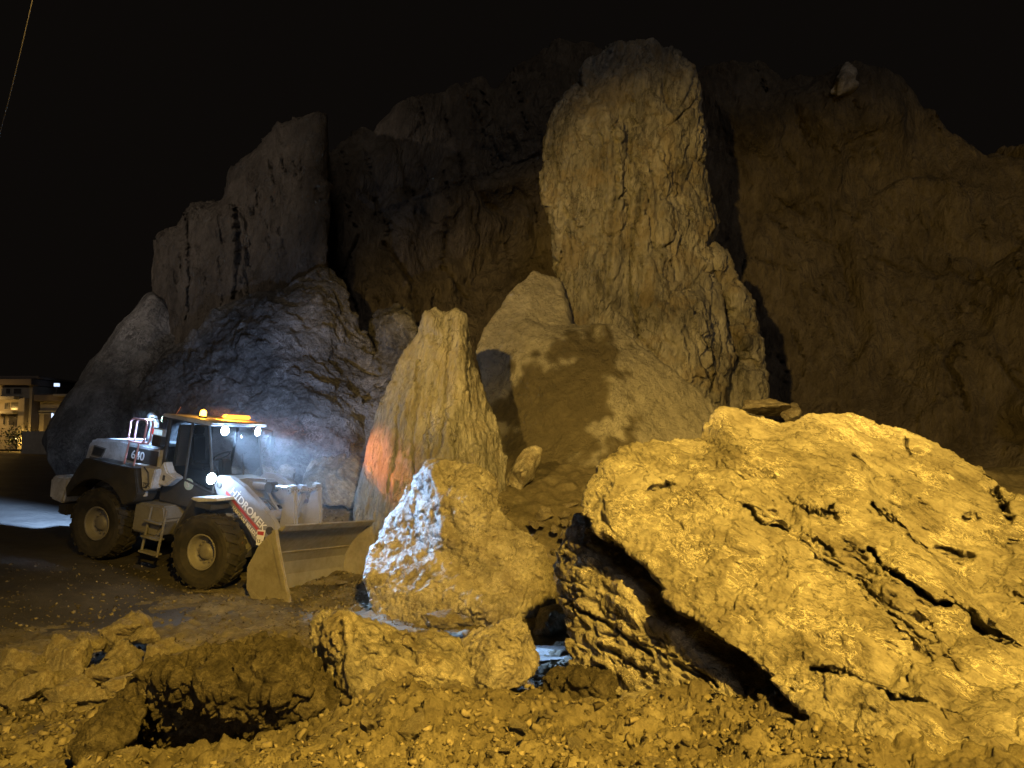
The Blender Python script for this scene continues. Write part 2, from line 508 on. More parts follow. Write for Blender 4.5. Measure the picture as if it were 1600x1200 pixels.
M['ground'] = dirt_mat('dry_ground', (0.05, 0.042, 0.03), (0.09, 0.075, 0.055), (0.14, 0.12, 0.09))
M['soil'] = dirt_mat('debris_earth', (0.055, 0.046, 0.03), (0.13, 0.112, 0.078), (0.25, 0.222, 0.16), 0, 1.8, 0.03)
M['road'] = dirt_mat('muddy_asphalt', (0.032, 0.029, 0.025), (0.058, 0.052, 0.044), (0.10, 0.088, 0.07), 0.45, 0.8, 0.012, 0.4)
o = link('ground', mesh_np('ground', np.stack([gx, gy, gz], 1), gf), M['ground']); tag(o, kind='structure'); smooth_all(o.data)

# road with mud on it
rs = np.concatenate([np.geomspace(4.0, 62, 420)])
gx, gy, gf = fan_grid(-48, 20, 520, rs)
p3 = np.stack([gx, gy, gx * 0], 1)
rz = road_z(gx, gy)
mud = sstep(14, 10, gy) * 0.02 + 0.006
rz = rz + fbm(p3 / 1.1, 5, 3, 0.5) * mud * 0.8 + fbm(p3 / 6.0, 3, 8) * 0.02
for (tx, off) in ((0, 0.0), (1, 2.1)):                                    # wheel ruts along the loader's track
    q = (gx - LO[0]) * 0.3584 + (gy - LO[1]) * 0.9336 + 1.05 - off
    rz -= 0.03 * np.exp(-(q / 0.3) ** 2) * sstep(4, 1, np.abs(gx - LO[0]) / 4)
o = link('road', mesh_np('road', np.stack([gx, gy, rz], 1), gf), M['road']); tag(o, kind='structure'); smooth_all(o.data)

# debris earth: fine near the camera
def debris_z(x, y):
    p = np.stack([x, y, x * 0], 1)
    r = np.hypot(x, y)
    near = sstep(11, 6, r)
    z = debris_base(x, y)
    z = z + fbm(p / 1.6, 4, 21, 0.5) * 0.14 + fbm(p / 0.45, 4, 23, 0.55) * 0.055
    w = p + np.stack([gnoise(p / 0.2, 5), gnoise(p / 0.2 + 9, 6), p[:, 2]], 1) * 0.06
    for size, amp, sd in ((0.60, 0.22, 30), (0.30, 0.15, 31), (0.15, 0.08, 32), (0.075, 0.038, 33)):
        f1, f2 = worley(w / size, sd, flat=True)
        gate = np.clip(gnoise(p / (size * 3.5) + sd, sd + 5) * 2.2 + 0.45, 0, 1)
        z = z + amp * (0.55 - np.minimum(f1, 0.9)) * gate * (0.55 + 0.45 * near)
    z = z + worley(np.stack([w[:, 0], w[:, 1], w[:, 0] * 0], 1) / 0.16, 41, facet=True, flat=True) * 0.05 * (0.4 + 0.6 * near) + worley(w / 0.075, 43, facet=True, flat=True) * 0.018 * near
    z = z + fbm(p / 0.05, 3, 27, 0.6) * 0.02 * near
    return z
rs = np.geomspace(1.2, 30, 640)
gx, gy, gf = fan_grid(-46, 44, 760, rs)
gz = debris_z(gx, gy)
o = link('debris_ground', mesh_np('debris_ground', np.stack([gx, gy, gz], 1), gf), M['soil']); tag(o, kind='structure'); smooth_all(o.data)
def ground_at(x, y):
    x = np.atleast_1d(np.asarray(x, float)); y = np.atleast_1d(np.asarray(y, float))
    return np.maximum(debris_z(x, y), road_z(x, y))
def on_ground(px, py):
    """the point where the ray through a pixel meets the ground"""
    r = P(px, py, 1.0) - CPOS
    t = np.geomspace(2.0, 60, 900)
    q = CPOS + np.outer(t, r)
    h = np.maximum(debris_base(q[:, 0], q[:, 1]), road_z(q[:, 0], q[:, 1]))
    k = np.argmax(q[:, 2] < h)
    return q[k], t[k]

# pale sheet on the road, added to make the lit patch read bright
q0, q1, q2, q3 = [on_ground(*p)[0] for p in ((826, 1012), (900, 1014), (900, 1032), (826, 1038))]
n_ = 24; u_, v_ = np.meshgrid(np.linspace(0, 1, n_), np.linspace(0, 1, 8))
lx = (q0[0] * (1 - u_) + q1[0] * u_) * (1 - v_) + (q3[0] * (1 - u_) + q2[0] * u_) * v_
ly = (q0[1] * (1 - u_) + q1[1] * u_) * (1 - v_) + (q3[1] * (1 - u_) + q2[1] * u_) * v_
li = np.arange(n_ * 8).reshape(8, n_)
M['line'] = dirt_mat('lit_patch_pale', (0.16, 0.155, 0.15), (0.42, 0.42, 0.41), (0.62, 0.62, 0.60), 0.3, 3.0, 0.008)
o = link('lit_patch_sheet', mesh_np('lit_patch_sheet', np.stack([lx.ravel(), ly.ravel(), road_z(lx.ravel(), ly.ravel()) + 0.03], 1), np.stack([li[:-1, :-1], li[1:, :-1], li[1:, 1:], li[:-1, 1:]], -1).reshape(-1, 4)), M['line']); tag(o, kind='structure')

# ------------------------------------------------------------------ cliffs (terrain)
trn = random.Random(3)
def hatch(poly, n, length, slope, w, dep):
    out = []
    xs = [p[0] for p in poly]; ys = [p[1] for p in poly]
    while len(out) < n:
        x, y = trn.uniform(min(xs), max(xs)), trn.uniform(min(ys), max(ys))
        if not in_poly(np.array([x]), np.array([y]), poly)[0]: continue
        L_ = length * trn.uniform(0.5, 1.4); sl = slope * trn.uniform(0.7, 1.25)
        out.append(([(x - L_ / 2, y - L_ * sl / 2), (x, y + trn.uniform(-2, 2)), (x + L_ / 2, y + L_ * sl / 2)], w * trn.uniform(0.45, 1.1), dep * trn.uniform(0.5, 1.2)))
    return out


sh = shell([(480, 560, 35), (500, 222, 35), (560, 200, 36), (600, 182, 36), (655, 165, 37), (662, 150, 37), (700, 148, 37.5), (765, 133, 38), (790, 105, 38), (830, 76, 38), (855, 64, 38), (880, 66, 38),
            (895, 112, 38), (930, 130, 38), (1080, 122, 38), (1100, 100, 38), (1145, 78, 38), (1190, 98, 38), (1215, 140, 38), (1290, 152, 38), (1302, 138, 37), (1330, 112, 37), (1400, 114, 37), (1425, 135, 37), (1455, 165, 37),
            (1500, 205, 36), (1540, 262, 35.5), (1580, 246, 35), (1640, 262, 34), (1800, 230, 32), (2100, 260, 28), (2200, 600, 22), (2200, 1000, 18), (1500, 960, 24), (1100, 860, 27), (760, 800, 28), (480, 760, 30)],
           inner=[(560, 300, 34.5), (560, 420, 33), (640, 200, 36), (640, 330, 36.5), (650, 450, 34), (720, 300, 36.5), (720, 420, 37), (740, 520, 34), (800, 200, 36.5), (800, 350, 38), (860, 150, 36.5), (860, 420, 36),
                  (620, 560, 31), (700, 640, 30), (1110, 250, 37.5), (1150, 180, 36), (1150, 330, 37), (1150, 500, 36), (1200, 620, 34), (1230, 250, 36.5), (1300, 200, 36), (1300, 330, 36), (1300, 480, 34.5), (1300, 620, 33), (1300, 740, 31),
                  (1380, 180, 35.5), (1420, 260, 36.5), (1400, 360, 35), (1400, 500, 33.5), (1400, 600, 32.5), (1500, 300, 34.5), (1550, 420, 32.5), (1530, 520, 31.5), (1480, 570, 31.2), (1540, 545, 30), (1600, 560, 29.3), (1570, 640, 29), (1480, 640, 30.5), (1600, 740, 27), (1750, 400, 29), (1900, 600, 25)],
           creases=[[(590, 330, 36.8), (680, 290, 37), (780, 260, 37.3), (860, 235, 37.5)], [(596, 345, 34.6), (690, 308, 34.9), (790, 280, 35.6), (860, 255, 36)]],
           thick=9)
UPZ = (0.12, 0, 1)
o = rock('cliff', [sh], 0.13, [('fbm', 1.0, 7, {'oct': 5}), ('facet', 0.7, 4.0, {'dir': UPZ, 'k': 2.0, 'warp': 0.5})], M['cliff'], smooth=2, facet=1.3, stretch=(UPZ, 2.0),
         fine=[('facet', 0.16, 1.3, {'dir': UPZ, 'k': 2.0, 'warp': 0.4}), ('facet', 0.10, 0.6, {'dir': UPZ, 'k': 1.5, 'warp': 0.4}), ('ridge', 0.10, 1.6, {'dir': UPZ, 'k': 2.5, 'oct': 6, 'rough': 0.6})],
         trenches=hatch([(520, 220), (860, 110), (860, 460), (600, 560)], 46, 10, 3.5, 2.2, 0.5) + hatch([(1140, 120), (1420, 150), (1600, 300), (1600, 620), (1200, 620)], 60, 14, 2.2, 2.0, 0.45) + hatch([(1150, 300), (1600, 380), (1600, 620), (1200, 600)], 26, 46, 0.5, 2.0, 0.4)
         + [([(1500, 540), (1480, 570), (1500, 600), (1512, 640)], 4, 0.9), ([(1560, 560), (1580, 590), (1600, 610)], 4, 0.8), ([(590, 335), (690, 300), (800, 262), (862, 240)], 4, 0.35), ([(600, 380), (640, 440), (650, 500)], 4, 0.8), ([(560, 370), (540, 430), (560, 500)], 3, 0.7), ([(700, 340), (690, 420), (730, 470)], 3, 0.7)])
tag(o, 'tall brown cliff face behind the rock pillar, filling the upper right', None, None, 'structure')

sh = shell([(215, 700, 29), (232, 560, 29.3), (242, 470, 29.5), (248, 368, 29.5), (284, 356, 29.5), (290, 330, 29.4), (300, 321, 29.4), (350, 318, 29.2), (357, 300, 29.4), (360, 270, 29.5), (390, 246, 29.4), (440, 202, 29), (480, 184, 28.6), (505, 174, 28.2),
            (506, 250, 27.9), (509, 340, 27.5), (506, 400, 27.2), (520, 500, 27.5), (520, 640, 27)],
           inner=[(300, 420, 28.6), (300, 560, 28), (360, 400, 28.5), (375, 320, 28.9), (430, 300, 28.3), (440, 400, 27.8), (400, 480, 27.6), (470, 260, 28.2), (350, 640, 27)],
           creases=[[(365, 330, 28.1), (372, 400, 28.0), (366, 500, 27.6)], [(380, 330, 28.9), (386, 400, 28.6), (380, 500, 27.9)]], thick=8, taper=0.05)
o = rock('cliff', [sh], 0.085, [('fbm', 0.16, 4, {'oct': 5, 'dir': UPZ, 'k': 2})], M['cliff'], smooth=1, facet=0.55, stretch=(UPZ, 3.0),
         fine=[('ridge', 0.10, 0.9, {'dir': UPZ, 'k': 3, 'oct': 6, 'rough': 0.6}), ('facet', 0.13, 0.7, {'dir': UPZ, 'k': 2.5, 'warp': 0.4}), ('facet', 0.06, 0.35, {'dir': UPZ, 'k': 1.6, 'warp': 0.4})],
         trenches=hatch([(250, 380), (500, 200), (505, 400), (300, 540)], 40, 5, 6, 2.0, 0.3) + [([(368, 325), (374, 400), (366, 470)], 2.5, 0.5), ([(292, 335), (300, 420), (296, 500)], 2, 0.35)])
tag(o, 'stepped cliff buttress with a sharp upright edge, above the loader', None, None, 'structure')

sh = shell([(70, 690, 27), (84, 655, 27.5), (105, 618, 27.8), (130, 580, 28), (180, 520, 28.5), (240, 452, 29), (300, 520, 29), (290, 640, 28), (270, 780, 27), (110, 780, 26.5), (92, 745, 26.5), (80, 720, 26.8)],
           inner=[(160, 640, 26.8), (220, 560, 27.5), (220, 680, 26.6), (130, 700, 26.4)], thick=6, taper=0.05)
o = rock('cliff', [sh], 0.10, [('fbm', 0.4, 4, {'oct': 5})], M['dark_cliff'], facet=0.8, fine=[('ridge', 0.06, 0.8, {'oct': 5})])
tag(o, 'dark low end of the cliff at the left behind the loader', None, None, 'structure')

sh = shell([(190, 780, 25), (205, 690, 25.2), (228, 620, 25.6), (262, 560, 26.2), (330, 503, 26.8), (420, 452, 27.2), (500, 424, 27.2), (522, 440, 27), (545, 520, 26.5), (590, 560, 26), (606, 505, 25.8), (630, 490, 25.6), (652, 530, 25), (640, 620, 23.5), (640, 800, 21.5), (420, 830, 21.5)],
           inner=[(300, 620, 24.3), (400, 540, 24.6), (470, 600, 23.4), (400, 680, 22.8), (520, 560, 24.8), (540, 660, 22.9), (590, 640, 23.6), (570, 720, 22), (300, 720, 23.2)], 
           creases=[[(500, 450, 26.4), (530, 560, 25.4), (560, 640, 24.0), (575, 720, 22.6)]], thick=6, taper=0.05)
o = rock('cliff', [sh], 0.06, [('fbm', 0.45, 3.2, {'oct': 5})], M['dark_cliff'], facet=0.6, stretch=(BED, 1.8), fine=[('facet', 0.13, 0.5, {'warp': 0.7, 'dir': BED, 'k': 2}), ('ridge', 0.12, 0.7, {'oct': 6, 'rough': 0.6})])
tag(o, 'rounded dark rock dome rising right behind the loader', None, None, 'structure')

# ------------------------------------------------------------------ standing rocks
sh = shell([(862, 560, 27), (866, 480, 27), (875, 420, 27), (878, 370, 27), (868, 330, 27), (857, 290, 27), (860, 250, 27), (862, 212, 27), (880, 168, 27.2), (905, 130, 27.3), (925, 101, 27.3), (960, 82, 27.2), (995, 71, 27), (1020, 78, 27), (1060, 103, 27), (1078, 130, 27),
            (1080, 180, 27), (1092, 212, 27), (1093, 250, 26.9), (1105, 300, 26.8), (1116, 350, 26.6), (1098, 384, 26.6), (1106, 440, 26.3), (1122, 500, 26), (1136, 560, 25.7), (1128, 620, 25), (1126, 740, 24.5), (1000, 760, 24), (860, 700, 25)],
           inner=[(900, 250, 26.2), (910, 350, 26.0), (915, 450, 25.7), (940, 180, 26.2), (1000, 130, 26.1), (1050, 200, 26.2), (1060, 350, 25.7), (1080, 480, 25.0), (1100, 580, 24.4), (940, 540, 25), (1020, 560, 24.3), (1000, 660, 23.8)],
           creases=[[(958, 200, 25.7), (962, 300, 25.5), (958, 380, 25.4), (952, 470, 25.2)], [(972, 200, 26.3), (980, 300, 26.2), (975, 390, 26.0), (966, 480, 25.6)], [(1000, 300, 25.4), (1012, 400, 25.1), (1030, 480, 24.8)], [(885, 515, 25.6), (940, 500, 25.2), (985, 520, 24.8), (1020, 560, 24.2), (1040, 600, 24)]], thick=5.5, taper=0.12)
o = rock('rock_pillar', [sh], 0.062, [('fbm', 0.50, 3.0, {'oct': 5, 'dir': UPZ, 'k': 1.8}), ('ridge', 0.25, 1.6, {'dir': UPZ, 'k': 3.0, 'oct': 4})], M['pillar'], smooth=1, facet=0.55, stretch=(UPZ, 2.4),
         fine=[('ridge', 0.15, 0.65, {'dir': UPZ, 'k': 2.6, 'oct': 6, 'warp': 0.4, 'rough': 0.6}), ('crack', 0.2, 1.4, {'dir': UPZ, 'k': 3, 'warp': 1.0, 'w': 0.07}), ('facet', 0.10, 0.45, {'dir': UPZ, 'k': 1.6, 'warp': 0.7}), ('facet', 0.04, 0.2, {'warp': 0.7})],
         trenches=[([(958, 200), (962, 300), (952, 400), (948, 470)], 3, 0.35), ([(1004, 290), (990, 380), (985, 470), (1000, 530)], 2.6, 0.3), ([(985, 515), (1020, 550), (1022, 575)], 2.6, 0.4), ([(1090, 520), (1112, 560), (1108, 610)], 2.4, 0.3)]
         + hatch([(960, 230), (1070, 240), (1090, 340), (1040, 350), (965, 330)], 26, 5, 6, 1.9, 0.22) + hatch([(880, 300), (960, 300), (950, 500), (880, 500)], 16, 4, 9, 1.7, 0.16) + hatch([(990, 380), (1080, 380), (1110, 560), (1010, 520)], 18, 7, 3, 1.8, 0.2) + hatch([(880, 160), (1070, 130), (1085, 220), (870, 250)], 14, 8, 3, 1.7, 0.18))
tag(o, 'tall free standing rock pillar with a blunt top, lit yellow from below', 'rock pillar')

sh = shell([(1100, 396, 26.80), (1109, 386, 26.80), (1121, 381, 26.80), (1137, 394, 26.80), (1143, 414, 26.80), (1167, 452, 26.60), (1183, 520, 26.40), (1196, 580, 26.20), (1193, 660, 26.00), (1123, 680, 25.60), (1123, 620, 26.00), (1151, 560, 26.30), (1143, 510, 26.50), (1121, 450, 26.70)],
           inner=[(1123, 410, 26.10), (1148, 460, 26.00), (1165, 530, 25.60), (1169, 600, 25.40)], thick=1.4)
o = rock('rock_flake', [sh], 0.05, [('fbm', 0.22, 1.2, {'oct': 5})], M['pillar'], facet=0.4, stretch=(UPZ, 1.6), fine=[('ridge', 0.12, 0.45, {'oct': 6, 'dir': UPZ, 'k': 2, 'rough': 0.6}), ('facet', 0.08, 0.35, {'warp': 0.7})])
tag(o, 'narrow knobbed flake of rock leaning against the right side of the pillar', 'rock')

sh = shell([(742, 548, 24.5), (764, 500, 25), (800, 452, 25.5), (836, 424, 25.8), (872, 438, 26), (890, 512, 24.5), (925, 506, 24), (942, 503, 23.8), (962, 506, 23.7), (1020, 558, 23.5), (1075, 600, 23.4), (1120, 640, 23.3), (1140, 740, 22), (960, 880, 19.5), (860, 900, 19.3), (780, 880, 19.7), (762, 700, 22.4), (752, 600, 24)],
           inner=[(820, 500, 24.6), (790, 560, 23.9), (860, 640, 22.2), (800, 660, 22.7), (900, 720, 21), (1000, 640, 22.4), (1060, 680, 22.2), (820, 760, 20.9), (980, 760, 20.6)],
           creases=[[(944, 506, 23.4), (955, 580, 22.6), (950, 680, 21.4), (930, 780, 20.2)], [(776, 612, 23.6), (830, 560, 23.3), (880, 525, 23.7)]], thick=3.5)
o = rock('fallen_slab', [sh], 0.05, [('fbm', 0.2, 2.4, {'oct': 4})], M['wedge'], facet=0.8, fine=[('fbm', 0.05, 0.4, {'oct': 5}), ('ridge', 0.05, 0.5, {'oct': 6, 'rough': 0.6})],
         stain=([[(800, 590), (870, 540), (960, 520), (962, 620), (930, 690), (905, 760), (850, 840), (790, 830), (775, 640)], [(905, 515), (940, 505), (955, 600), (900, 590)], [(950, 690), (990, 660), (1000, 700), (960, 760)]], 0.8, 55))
tag(o, 'broad sloping slab with a dark smooth stain at the foot of the pillar', 'rock slab')

sh = shell([(540, 900, 18.2), (558, 800, 18.6), (580, 700, 18.7), (600, 622, 18.8), (630, 552, 18.9), (660, 516, 18.8), (666, 492, 18.8), (680, 485, 18.8), (690, 496, 18.8), (712, 483, 18.8), (727, 496, 18.8), (734, 545, 18.7), (750, 600, 18.7), (766, 650, 18.6), (777, 700, 18.5), (784, 760, 18.3), (790, 900, 17.8)],
           inner=[(640, 620, 18.0), (620, 720, 17.6), (680, 560, 18.2), (690, 660, 17.5), (690, 780, 16.9), (610, 800, 17.4), (750, 720, 17.7), (675, 500, 18.5), (695, 530, 18.5)],
           creases=[[(716, 492, 18.5), (722, 560, 18.0), (722, 620, 17.7)], [(722, 620, 17.5), (700, 670, 17.2), (692, 740, 16.8), (700, 800, 16.6)]], thick=2.6)
FL = (0.16, 0, 1)
o = rock('rock_fin', [sh], 0.032, [('fbm', 0.16, 1.6, {'oct': 4, 'dir': FL, 'k': 2})], M['fin'], smooth=1, facet=0.42, stretch=(FL, 2.2),
         fine=[('ridge', 0.085, 0.5, {'dir': FL, 'k': 6, 'oct': 6, 'warp': 0.3, 'rough': 0.6}), ('facet', 0.045, 0.26, {'warp': 0.4, 'dir': FL, 'k': 3}), ('facet', 0.02, 0.12, {'warp': 0.4})],
         trenches=[([(706, 500), (700, 560), (698, 640), (690, 700)], 2.2, 0.14), ([(656, 566), (652, 620), (646, 690), (652, 760)], 2.4, 0.14), ([(628, 620), (622, 700), (610, 770)], 2.0, 0.10), ([(676, 600), (672, 680), (676, 750)], 1.8, 0.10), ([(728, 520), (727, 580), (735, 640)], 2.0, 0.14)]
         + hatch([(700, 640), (760, 640), (780, 760), (700, 740)], 26, 9, 1.3, 1.6, 0.09) + hatch([(600, 700), (690, 560), (700, 780), (590, 800)], 22, 3, 9, 1.4, 0.06))
tag(o, 'pointed upright fin of fluted rock standing behind the bucket, glowing orange low on its left', 'standing rock')

# ------------------------------------------------------------------ boulders
MB_L = {'warp': 0.5}
sh = shell([(566, 900, 13.40), (578, 868, 14.10), (588, 848, 14.60), (600, 818, 15.00), (625, 782, 15.10), (645, 752, 15.00), (664, 730, 14.80), (690, 721, 14.40), (740, 724, 14.10), (772, 745, 13.90), (779, 790, 13.80), (800, 826, 13.70), (850, 851, 13.50), (866, 890, 13.40), (872, 925, 13.20), (868, 942, 13.10), (845, 962, 12.80), (825, 985, 12.60), (830, 1030, 12.30), (600, 1010, 12.70)],
           inner=[(645, 805, 14.30), (735, 785, 13.15), (738, 845, 13.05), (770, 880, 12.80), (830, 900, 12.85), (640, 935, 12.70), (700, 955, 12.30), (770, 965, 12.10), (800, 930, 12.50)],
           creases=[[(674, 732, 13.90), (684, 780, 13.45), (690, 825, 13.20), (694, 855, 13.15)], [(604, 828, 14.70), (640, 845, 14.10), (694, 858, 13.30), (738, 902, 12.80), (768, 936, 12.40)], [(594, 850, 14.20), (648, 886, 13.15), (700, 914, 12.60), (766, 946, 12.05)]], thick=2.2)
o = rock('boulder', [sh], 0.024, [('fbm', 0.09, 1.2, {'oct': 5})], M['pale'], smooth=1, facet=0.26,
         fine=[('facet', 0.045, 0.24, {'warp': 0.3}), ('ridge', 0.02, 0.22, {'oct': 5, 'rough': 0.6}), ('facet', 0.022, 0.1, {'warp': 0.3}), ('facet', 0.012, 0.055, {'warp': 0.3})],
         trenches=hatch([(690, 740), (770, 750), (850, 870), (860, 930), (760, 960), (690, 860)], 30, 14, 0.7, 1.9, 0.07) + hatch([(600, 900), (700, 900), (780, 970), (620, 960)], 14, 16, 0.5, 1.9, 0.06))
tag(o, 'chest high boulder in front of the bucket, its left face lit blue white', 'boulder')

sh = shell([(912, 800, 8.3), (917, 770, 8.5), (945, 722, 8.8), (970, 701, 8.9), (1010, 694, 9.0), (1090, 687, 9.1), (1112, 650, 9.2), (1125, 643, 9.2), (1180, 653, 9.2), (1222, 662, 9.2), (1270, 645, 9.3), (1330, 652, 9.3), (1370, 668, 9.2), (1450, 690, 9.0), (1520, 730, 8.7), (1560, 766, 8.5), (1600, 776, 8.2), (1690, 800, 7.6),
            (1800, 900, 6.4), (1850, 1150, 5.0), (1800, 1420, 4.2), (1420, 1320, 4.25), (1312, 1172, 4.75), (1290, 1132, 4.92), (1230, 1090, 5.3), (1180, 1042, 5.65), (1130, 1000, 6.0), (1090, 968, 6.32), (1050, 948, 6.55), (1030, 918, 6.8), (1002, 870, 7.15), (960, 846, 7.5), (930, 824, 7.85)],
           inner=[(960, 770, 8.1), (1050, 750, 8.15), (1040, 850, 7.3), (1150, 720, 8.3), (1150, 850, 6.9), (1120, 930, 6.45), (1250, 720, 8.2), (1260, 850, 6.85), (1250, 980, 5.8), (1350, 1000, 5.5), (1350, 1120, 4.9), (1450, 1080, 4.95), (1500, 1180, 4.45), (1600, 1150, 4.5), (1300, 690, 8.6),
                  (1450, 760, 8.2), (1480, 850, 7.65), (1550, 830, 7.7), (1580, 920, 7.0), (1540, 960, 6.9), (1660, 900, 6.9), (1640, 1010, 6.0), (1400, 930, 6.0)],
           creases=[[(1335, 715, 8.25), (1368, 795, 7.35), (1400, 835, 6.95), (1440, 872, 6.6), (1500, 940, 6.1), (1545, 985, 5.75), (1600, 1012, 5.45)],
                    [(1345, 708, 8.7), (1379, 788, 8.1), (1412, 826, 7.8), (1452, 862, 7.5), (1512, 930, 7.05), (1556, 974, 6.7), (1612, 1000, 6.4)],
                    [(1300, 1050, 5.25), (1380, 1090, 4.9), (1450, 1120, 4.65)], [(1306, 1043, 5.5), (1386, 1082, 5.2), (1456, 1112, 4.95)],
                    [(1180, 790, 7.4), (1230, 850, 6.9), (1330, 930, 6.15), (1420, 1000, 5.55)], [(1190, 782, 7.62), (1240, 842, 7.12), (1340, 922, 6.36), (1428, 990, 5.8)]], thick=3.2, taper=0.3)
TR = [([(1362, 790), (1367, 796), (1396, 818), (1425, 845), (1440, 858)], 3.4, 0.30), ([(1355, 864), (1363, 871), (1382, 891), (1416, 920), (1454, 946), (1484, 955)], 3.4, 0.35),
      ([(1476, 934), (1498, 953), (1527, 978), (1551, 992), (1590, 1014), (1640, 1030)], 4.5, 0.45), ([(1266, 1042), (1324, 1055), (1358, 1074), (1392, 1094), (1425, 1103), (1464, 1113), (1500, 1132)], 3, 0.22),
      ([(1164, 799), (1193, 823), (1218, 833)], 4, 0.18), ([(1262, 800), (1276, 806), (1292, 804)], 8, 0.22), ([(1296, 798), (1306, 812)], 5, 0.15), ([(1556, 770), (1566, 790), (1577, 815)], 7, 0.3), ([(1334, 718), (1346, 723)], 5, 0.15), ([(1015, 766), (1034, 764), (1053, 761)], 4, 0.15),
      ([(1205, 826), (1222, 832)], 6, 0.2), ([(1462, 856), (1500, 868)], 3, 0.15), ([(1470, 866), (1520, 872)], 3, 0.12), ([(1412, 690), (1424, 714)], 3, 0.15)]
TR += hatch([(1255, 850), (1330, 850), (1385, 930), (1360, 945), (1290, 900)], 26, 26, 0.62, 2.6, 0.10) + hatch([(1385, 965), (1440, 965), (1500, 1025), (1480, 1040), (1420, 1010)], 18, 26, 0.7, 2.6, 0.10) + hatch([(1100, 700), (1180, 700), (1260, 800), (1180, 820)], 14, 18, 0.8, 2.2, 0.07) + hatch([(1340, 720), (1560, 740), (1640, 980), (1500, 900)], 22, 16, 0.35, 2.2, 0.08) + hatch([(940, 740), (1400, 700), (1600, 1180), (1300, 1160)], 46, 20, 0.75, 1.8, 0.05)
o = rock('boulder', [sh], 0.0155, [('fbm', 0.05, 1.4, {'oct': 4, 'dir': BED, 'k': 1.6})], M['boulder'], smooth=1, facet=0.34, stretch=(BED, 2.2),
         fine=[('terrace', 0.055, 0.30, {'axis': (0.60, 0.25, 0.76), 'seed': 4}), ('facet', 0.030, 0.42, {'dir': BED, 'k': 3.0, 'warp': 0.25}), ('facet', 0.022, 0.13, {'dir': BED, 'k': 2.4, 'warp': 0.3}), ('crack', 0.06, 0.9, {'dir': BED, 'k': 3.5, 'warp': 0.5, 'w': 0.02}), ('ridge', 0.016, 0.10, {'dir': BED, 'k': 3, 'oct': 4, 'rough': 0.6}), ('facet', 0.010, 0.055, {'warp': 0.3})], trenches=TR)
tag(o, 'huge yellow lit boulder with an overhanging left edge, largest rock at the right', 'boulder')

sh = shell([(868, 885, 8.9), (880, 832, 9.2), (902, 806, 9.2), (930, 800, 9.0), (1000, 830, 8.5), (1060, 900, 7.7), (1150, 970, 7.0), (1250, 1060, 6.2), (1340, 1180, 5.5), (1330, 1260, 5.2), (1180, 1220, 5.6), (1080, 1145, 6.2), (970, 1095, 6.9), (900, 1045, 7.7), (885, 985, 8.2)],
           inner=[(920, 850, 8.35), (900, 920, 8.0), (960, 900, 7.7), (1000, 960, 7.2), (930, 980, 7.7), (1060, 1000, 6.75), (1050, 1060, 6.65), (1150, 1080, 6.1), (1120, 1110, 6.15), (1250, 1150, 5.5), (990, 1050, 7.05)], thick=1.6)
o = rock('boulder', [sh], 0.016, [('fbm', 0.06, 1.0, {'oct': 5})], M['boulder'], smooth=1, facet=0.24, stretch=(BED, 2.2),
         fine=[('terrace', 0.05, 0.16, {'axis': (0.60, 0.25, 0.76), 'seed': 9}), ('facet', 0.06, 0.26, {'dir': BED, 'k': 3.0, 'warp': 0.4}), ('facet', 0.025, 0.11, {'dir': BED, 'k': 2.5, 'warp': 0.3}), ('ridge', 0.02, 0.12, {'dir': BED, 'k': 3.5, 'oct': 5, 'rough': 0.6})],
         trenches=hatch([(905, 960), (1000, 950), (1130, 1080), (1090, 1110), (960, 1040)], 11, 46, 0.6, 4.0, 0.2) + hatch([(905, 960), (1000, 950), (1130, 1080), (1090, 1110), (960, 1040)], 22, 20, 0.4, 2.4, 0.09) + hatch([(880, 860), (930, 830), (960, 930), (900, 950)], 10, 18, 0.5, 2.2, 0.06))
tag(o, 'layered sloping rock lying under the overhanging edge of the huge boulder', 'boulder')

sh = shell([(478, 990, 8.9), (482, 966, 9.0), (492, 955, 9.0), (520, 955, 8.9), (560, 966, 8.8), (620, 985, 8.7), (680, 986, 8.6), (713, 1000, 8.5), (735, 1040, 8.3), (745, 1070, 8.1), (740, 1110, 7.9), (540, 1120, 7.9), (515, 1060, 8.5), (492, 1030, 8.8)],
           inner=[(600, 1020, 8.05), (660, 1030, 8.0), (700, 1050, 7.95), (560, 1000, 8.3), (620, 1060, 7.85)],
           creases=[[(528, 962, 8.6), (534, 1010, 8.2), (545, 1060, 7.9), (555, 1095, 7.8)]], thick=1.1)
o = rock('broken_rock', [sh], 0.017, [('fbm', 0.08, 0.8, {'oct': 5})], M['slab'], facet=0.15, fine=[('facet', 0.04, 0.2, {'warp': 0.3}), ('ridge', 0.014, 0.16, {'oct': 5, 'rough': 0.6}), ('facet', 0.03, 0.09, {'warp': 0.3})],
         trenches=hatch([(535, 975), (680, 990), (735, 1050), (700, 1075), (560, 1085)], 26, 20, 0.45, 2.2, 0.07) + [([(533, 975), (538, 1010), (534, 1050)], 4, 0.2), ([(600, 1000), (640, 1015), (650, 1040)], 2.2, 0.12)])
tag(o, 'long broken rock with a dark left end, lying on the earth below the bucket', 'rock')
sh = shell([(712, 1005, 8.9), (738, 985, 8.9), (790, 966, 8.9), (822, 973, 8.8), (832, 1000, 8.7), (846, 1036, 8.5), (832, 1060, 8.2), (760, 1090, 8.0), (716, 1070, 8.3)],
           inner=[(770, 1000, 8.4), (790, 1030, 8.15), (740, 1035, 8.3), (815, 1010, 8.4)], creases=[[(826, 985, 8.5), (795, 1035, 8.05), (770, 1050, 8.0)]], thick=0.9)
